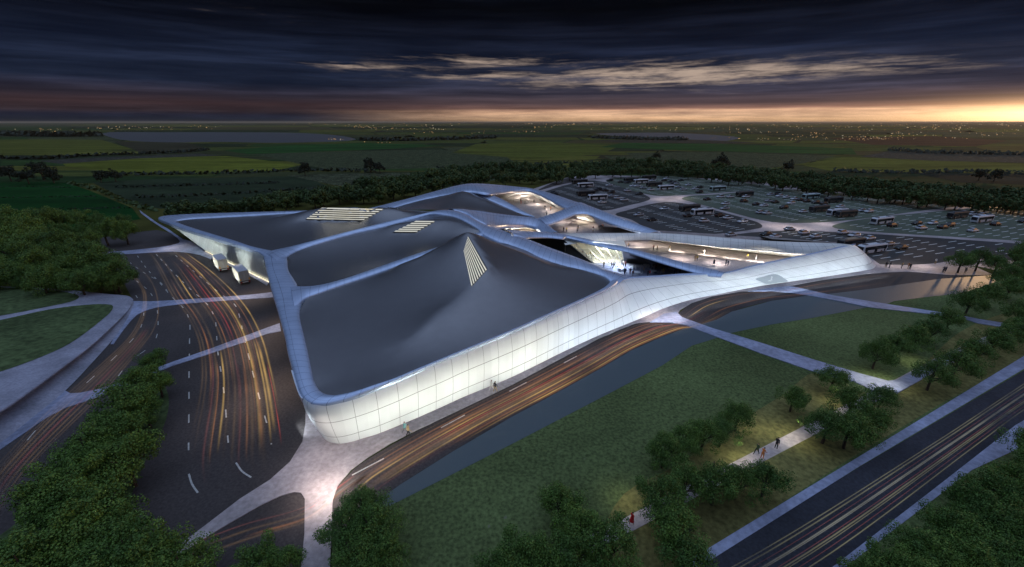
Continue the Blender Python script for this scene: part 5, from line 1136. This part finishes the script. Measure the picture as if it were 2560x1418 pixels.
def skirt(parent, m):
    global skirt_mesh
    if skirt_mesh is None:
        V, Fc = [], []; n = 20
        for z, a, b in ((1.06, .15, .115), (.95, .185, .15), (.75, .22, .19), (.52, .25, .23)):
            for k in range(n): V.append((b*math.cos(2*math.pi*k/n), a*math.sin(2*math.pi*k/n), z))
        for i in range(3):
            for k in range(n): Fc.append((i*n+k, i*n+(k+1) % n, (i+1)*n+(k+1) % n, (i+1)*n+k))
        skirt_mesh = bpy.data.meshes.new('skirt'); skirt_mesh.from_pydata(V, [], Fc); skirt_mesh.materials.append(m); skirt_mesh.polygons.foreach_set('use_smooth', [True]*len(Fc)); skirt_mesh.update()
    o = bpy.data.objects.new('skirt', skirt_mesh); link(o, parent); o.material_slots[0].link = 'OBJECT'; o.material_slots[0].material = m
def person(x, y, top, bot, pose, yaw, label, group, z=.13, s=1.0):
    me = PM[pose]; o = bpy.data.objects.new('person', me); link(o); o.location = P(x, y, z); o.rotation_euler = (0, 0, R(yaw)); o.scale = (s,)*3
    for i, m in ((2, CM[top]), (3, CM[bot])):
        o.material_slots[i].link = 'OBJECT'; o.material_slots[i].material = m
    if pose == 4: skirt(o, CM[bot] if bot != 'black' or top == 'black' else CM[top])
    return tag(o, label, 'person', group)
# front walk
SF = 1.22
person(1013, 1084, 'teal', 'grey', 0, 20, 'person in a pale teal top walking with a companion below the glowing facade corner', 'people by the facade', .13, SF)
person(1022, 1091, 'tan', 'black', 2, 15, 'person in a tan jacket beside the companion in teal below the facade corner', 'people by the facade', .13, SF)
person(1229, 977, 'white', 'white', 0, 30, 'person all in white walking along the middle of the facade', 'people by the facade', .13, SF)
person(1238, 980, 'black', 'tan', 2, 30, 'person in a black top beside the one in white at the facade', 'people by the facade', .13, SF)
# footpath
person(1890, 1136, 'green', 'black', 0, 200, 'person in a dark green coat walking on the tree lined path', 'people on the path', .15, 1.1)
person(1904, 1147, 'orange', 'orange', 3, 20, 'person in an orange jacket standing on the tree lined path', 'people on the path', .15, 1.1)
person(1939, 1122, 'black', 'black', 1, 20, 'tall person in dark clothes standing on the tree lined path', 'people on the path', .15, 1.15)
person(2025, 1062, 'maroon', 'tan', 2, 210, 'person in a maroon top where the path goes under the trees', 'people on the path', .15, 1.1)
person(1578, 1312, 'red', 'red', 4, 30, 'person in a bright red dress on the lower end of the path', 'people on the path', .15, 1.1)
person(1780, 1180, 'black', 'black', 1, 0, 'person in black half hidden by leaves beside the path', 'people on the path', .15, 1.0)
CY_ = ['black', 'white', 'navy', 'grey', 'tan', 'black', 'maroon', 'teal', 'black', 'grey']
def crowd(lst_, where, group, z, s):
    cnt = {}
    for i, (x, y, t, b) in enumerate(sorted(lst_)):
        k = cnt.get((t, b), 0); cnt[(t, b)] = k+1
        person(x, y, t, b, (0, 1, 2, 1, 3)[(i*3+1) % 5], random.uniform(0, 360), f'person in {t} top and {b} trousers, {ordinal(k)} such from the spine in {where}', group, z, s)
mk = lambda cc, L: [(*cc(x, y), t, b) for x, y, t, b in L]
crowd(mk(c2, [(1035, 276, 'white', 'black'), (1103, 279, 'maroon', 'black'), (1106, 296, 'red', 'red'), (1143, 299, 'navy', 'black'), (1160, 299, 'white', 'black'), (1182, 284, 'grey', 'white'), (1224, 285, 'black', 'grey'), (1322, 342, 'black', 'black'), (1330, 344, 'navy', 'grey'), (1378, 353, 'orange', 'grey'), (1340, 396, 'white', 'navy')]), 'the back court', 'people in the back court', .12, 1.25)
crowd(mk(c2, [(1495, 547, 'black', 'black'), (1523, 551, 'yellow', 'grey'), (1627, 530, 'navy', 'tan'), (1765, 540, 'maroon', 'black'), (1764, 555, 'white', 'black'), (1838, 521, 'black', 'grey'), (1853, 519, 'orange', 'black'), (1620, 556, 'grey', 'black')]), 'the middle court', 'people in the middle court', .12, 1.25)
crowd(mk(c3, [(805, 216, 'maroon', 'black'), (832, 219, 'tan', 'black'), (919, 221, 'tan', 'grey'), (1101, 290, 'tan', 'tan'), (1116, 293, 'yellow', 'grey'), (1166, 246, 'white', 'white'), (1235, 322, 'black', 'black'), (1319, 325, 'black', 'grey'), (1334, 328, 'navy', 'black'), (1473, 278, 'yellow', 'black'), (1532, 289, 'grey', 'grey'), (627, 202, 'tan', 'navy')]), 'the long court', 'people in the long court', .12, 1.2)
crowd(mk(c3, [(452, 337, 'black', 'navy'), (508, 340, 'black', 'black'), (520, 342, 'navy', 'black'), (530, 340, 'grey', 'black'), (582, 321, 'black', 'grey'), (606, 336, 'maroon', 'black'), (592, 332, 'white', 'black'), (600, 384, 'black', 'black'), (608, 388, 'navy', 'grey'), (640, 385, 'black', 'maroon'), (658, 401, 'maroon', 'grey'), (717, 379, 'grey', 'grey'), (735, 379, 'tan', 'grey'), (765, 404, 'black', 'black'), (778, 402, 'red', 'grey'), (800, 353, 'black', 'black'), (822, 356, 'maroon', 'navy'), (862, 379, 'black', 'tan'), (876, 384, 'yellow', 'tan'), (858, 404, 'grey', 'navy'), (952, 399, 'navy', 'navy'), (967, 397, 'grey', 'tan'), (993, 384, 'black', 'black')]), 'the cafe court', 'people in the cafe court', .13, 1.15)
crowd(mk(c3, [(303, 250, 'maroon', 'white'), (330, 268, 'tan', 'black'), (344, 280, 'white', 'tan'), (366, 284, 'grey', 'black'), (380, 281, 'black', 'tan'), (356, 262, 'yellow', 'black'), (452, 270, 'white', 'black')]), 'the lit cafe', 'people inside the cafe', .15, 1.1)
crowd(mk(c4, [(1795, 573, 'black', 'tan'), (1815, 576, 'black', 'grey'), (1882, 577, 'tan', 'grey'), (1918, 579, 'orange', 'tan'), (1928, 583, 'black', 'black'), (2068, 554, 'white', 'tan'), (2138, 552, 'navy', 'black'), (2111, 601, 'black', 'black'), (2122, 601, 'navy', 'navy'), (2190, 599, 'tan', 'tan'), (2232, 606, 'grey', 'tan')]), 'the wing plaza', 'people on the plaza', .13, 1.2)
# cafe tables
def table():
    o = empty('round_table'); n = 20; V, Fc = [], []
    for z, q in ((.72, .56), (.74, .6), (.765, .6), (.775, .57)):
        for k in range(n): V.append((q*math.cos(2*math.pi*k/n), q*math.sin(2*math.pi*k/n), z))
    for i in range(3):
        for k in range(n): Fc.append((i*n+k, i*n+(k+1) % n, (i+1)*n+(k+1) % n, (i+1)*n+k))
    Fc += [tuple(range(n))[::-1], tuple(3*n+k for k in range(n))]
    mesh_obj('table_top', V, Fc, M['bus_white'], o, smooth=False)
    V, Fc = [], []
    for z, q in ((0, .28), (.03, .26), (.05, .05), (.72, .045)):
        for k in range(12): V.append((q*math.cos(2*math.pi*k/12), q*math.sin(2*math.pi*k/12), z))
    for i in range(3):
        for k in range(12): Fc.append((i*12+k, i*12+(k+1) % 12, (i+1)*12+(k+1) % 12, (i+1)*12+k))
    mesh_obj('pedestal', V, Fc, M['lwhite'], o, smooth=False)
    return o
def chair():
    o = empty('cafe_chair'); V, Fc = [], []; box(V, Fc, (0, 0, .45), (.21, .21, .02)); mesh_obj('seat', V, Fc, M['bus_white'], o, smooth=False)
    V, Fc = [], []; box(V, Fc, (-.2, 0, .72), (.015, .2, .16)); box(V, Fc, (-.2, .18, .5), (.014, .014, .1)); box(V, Fc, (-.2, -.18, .5), (.014, .014, .1)); mesh_obj('backrest', V, Fc, M['bus_white'], o, smooth=False)
    for x in (-.18, .18):
        for y in (-.18, .18): V, Fc = [], []; box(V, Fc, (x, y, .215), (.015, .015, .215)); mesh_obj('leg', V, Fc, M['lwhite'], o, smooth=False)
    return o
t0 = table(); k0 = chair(); first = [True, True]
TB = sorted([(572, 356), (660, 349), (753, 334), (690, 388), (805, 378), (928, 363)]); TI = sorted([(300, 258), (345, 266), (420, 262), (470, 272), (395, 282), (520, 276)])
for L_, wh, z, sc in ((TB, 'in the open cafe court', .13, 1.6), (TI, 'inside the lit cafe', .15, 1.1)):
    for i, (x, y) in enumerate(L_):
        o = t0 if first[0] else copy_tree(t0); first[0] = False
        o.location = P(*c3(x, y), z); o.scale = (sc, sc, 1); tag(o, f'white round table, {ordinal(i)} from the spine {wh}', 'table', 'tables '+wh)
        for k in range(3):
            c = k0 if first[1] else copy_tree(k0); first[1] = False; a = k*2.1 + i
            c.location = o.location + Vector((math.cos(a), math.sin(a), 0))*(.62*sc+.25); c.rotation_euler = (0, 0, a+math.pi)
            tag(c, f'white chair at the {ordinal(i)} round table from the spine {wh}', 'chair', f'chairs at the {ordinal(i)} table '+wh)
# ------------------------------------------------------------------ lamps of the place
def aim(o, p, target):
    o.location = p; o.rotation_euler = (Vector(target)-Vector(p)).to_track_quat('-Z', 'Y').to_euler(); return o
def spot(p, target, w, col, angle=80, blend=.8, r=.15):
    l = bpy.data.lights.new('flood_lamp', 'SPOT'); l.energy = w; l.color = col; l.spot_size = R(angle); l.spot_blend = blend; l.shadow_soft_size = r
    o = bpy.data.objects.new('flood_lamp', l); COL.objects.link(o); return aim(o, p, target)
def area(p, target, w, col, sx, sy=None, name='strip_lamp', spread=180):
    l = bpy.data.lights.new(name, 'AREA'); l.energy = w; l.color = col; l.shape = 'RECTANGLE'; l.size = sx; l.size_y = sy or sx; l.spread = R(spread)
    o = bpy.data.objects.new(name, l); COL.objects.link(o); return aim(o, p, target)
WARM = (.97, 1, .88); COOL = (.78, .90, 1)
fb = [P(*c5(560, 1020)), P(*c5(610, 1042)), P(*c5(795, 1036)), P(*c5(1060, 957)), P(*c5(1270, 873)), P(*c5(1500, 777)), P(*c5(1720, 680)), P(*c5(1920, 588)), P(1284, 941), P(1410, 879), P(1490, 842), P(1560, 812), P(1620, 788), P(1690, 762), P(1760, 744), P(1850, 725), P(1940, 709), P(2050, 694), P(2120, 684), P(2170, 674)]
fc = crom(fb, 8)
# strip floodlights along the kerb, washing the facade
L = 0; nxt = 4
for a, b in zip(fc[:-1], fc[1:]):
    L += (b-a).length
    if L >= nxt:
        d = (b-a).normalized(); s = Vector((d.y, -d.x, 0)); far = b.y > 72
        p = b + s*(8.3 if not far else 7.0) + Vector((0, 0, .5))
        area(p, b + Vector((0, 0, 3.8 if not far else 2.6)), 120 if not far else 102, WARM if not far else COOL, 5, .4, spread=105); nxt += 4.0
area(P(740, 1080) + Vector((0, 0, .6)), P(815, 1050) + Vector((0, 0, 3)), 160, COOL, 3, .4)
# courts : lamps under the canopies
def down(x, y, h, w, col=(1, .90, .83), ang=140): return spot(P(x, y) + Vector((0, 0, h)), P(x, y), w, col, ang, 1.0, .3)
for q, h, w in ((c2(1060, 240), 5.5, 2600), (c2(1250, 300), 5.5, 2600), (c2(1380, 365), 5.2, 2200), (c2(1480, 460), 4.8, 1800), (c2(1640, 470), 4.8, 1800), (c2(1800, 500), 4.5, 1500), (c2(1950, 530), 4.2, 1200), (c2(1560, 520), 4.8, 1500)): down(*q, h, w)
for q, h, w in ((c3(520, 165), 4.5, 2000), (c3(700, 175), 4.5, 2400), (c3(900, 205), 4.2, 2400), (c3(1100, 235), 4, 2400), (c3(1300, 265), 3.6, 2200), (c3(1500, 265), 3.4, 2000), (c3(1700, 265), 3.2, 1600), (c3(1250, 310), 4, 1800), (c3(1000, 280), 4, 1800)): down(*q, h, w)
# cafe and its terrace
area(P(1520, 630, 4.6) + Vector((0, 2, .5)), P(1520, 640, 0) + Vector((0, 2, 0)), 1700, (1, .94, .78), 9, 5, 'ceiling_lamp')
for q in (c3(560, 335), c3(720, 365), c3(900, 375)): down(*q, 5.0, 4500, (.72, .84, 1))
# bay under the bright face
area(P(*c2(1050, 520), 2.2), P(*c2(1050, 480), 5), 500, (1, .9, .72), 8, 2)
# loading edge, crossings and road
for x, y, h, w in ((600, 690, 6, 350), (540, 640, 6, 400), (640, 740, 7, 1200), (430, 622, 6, 900), (690, 815, 6, 800), (640, 870, 8, 1500), (700, 960, 7, 900), (640, 1010, 8, 1100), (560, 760, 8, 1100)): down(x, y, h, w, (1, .80, .62))
for i in range(9): area(P(*c1(300+56*i, 520+30.5*i)) + Vector((-8, -6, .4)), P(*c1(300+56*i, 520+30.5*i)) + Vector((0, 0, 4.8)), 200, (.95, 1, .95), 4, .6, spread=75)
for x, y, h, w in ((820, 1235, 4, 1500), (800, 1160, 7, 900), (960, 1135, 3.5, 250), (1690, 795, 4, 900), (1640, 800, 4, 700), (2300, 666, 5, 800), (2230, 664, 5, 700)): down(x, y, h, w, (1, .86, .78))
# lamps over the park path
for x, y, w in ((1850, 1150, 500), (1975, 1095, 550), (2010, 1075, 500), (1575, 1300, 450), (2215, 960, 700), (2160, 950, 500), (2290, 910, 400), (1560, 1250, 250), (1700, 1160, 300), (1960, 1010, 350), (2080, 1010, 300), (1880, 1070, 300)): (lambda p: down(x, y, 3.2, w*.55, (1, .95, .72), 150) if all((p.x-a)**2+(p.y-b_)**2 > (r*1.18)**2 for a, b_, r in TREES) else None)(P(x, y))
# fields of light on the car park lanes
for x, y, w in ((1700, 495, 2500), (1660, 500, 2000), (1950, 567, 2500), (2060, 560, 2200), (2000, 572, 2000), (1560, 575, 1200)): down(x, y, 9, w, (1, .9, .86), 150)

# wash lights at the foot of the court walls
def wash(pts, n, off, w, col, h=3.5):
    c = crom([P(*q) for q in pts], 8)
    for i in range(n):
        k = int((i+.5)/n*(len(c)-1)); d = (c[k+1]-c[k]).normalized(); s = Vector((d.y, -d.x, 0))
        if s.y > 0: s = -s
        area(c[k] + s*off + Vector((0, 0, .4)), c[k] + Vector((0, 0, h)), w, col, 5, .4)
wash([c2(950, 244), c2(1065, 208), c2(1175, 203), c2(1265, 240), c2(1385, 298), c2(1500, 350)], 7, 8, 500, (1, .96, .88), 4)
wash([c3(900, 160), c3(1300, 206), c3(1600, 242), c3(1860, 270)], 6, 12, 520, (1, .95, .85), 4.5)
wash([c3(380, 165), c3(600, 155), c3(850, 150)], 4, 9, 450, (1, .95, .85), 5.5)
wash([c2(1620, 430), c2(1750, 460)], 2, 4, 350, (1, .93, .78))
wash([c2(900, 535), c2(1200, 535)], 3, 3, 300, (1, .92, .76), 5)
# ------------------------------------------------------------------ the hazy evening air over the plain
V, Fc = [], []; box(V, Fc, (0, 10000, 19.5), (110000, 110000, 21.0))
V = [Vector((v.x, v.y, 62 if v.z > 0 else -1)) for v in V]
hm = bpy.data.materials.new('haze'); hm.use_nodes = True; hn = hm.node_tree; hn.nodes.clear()
ho = hn.nodes.new('ShaderNodeOutputMaterial'); hv = hn.nodes.new('ShaderNodeVolumePrincipled')
hv.inputs['Color'].default_value = (.95, .82, .62, 1); hv.inputs['Density'].default_value = 3e-5; hv.inputs['Anisotropy'].default_value = .45
hn.links.new(hv.outputs[0], ho.inputs['Volume'])
tag(mesh_obj('haze', V, Fc, hm, smooth=False), 'thin evening haze lying over the whole plain', 'haze', kind='stuff')
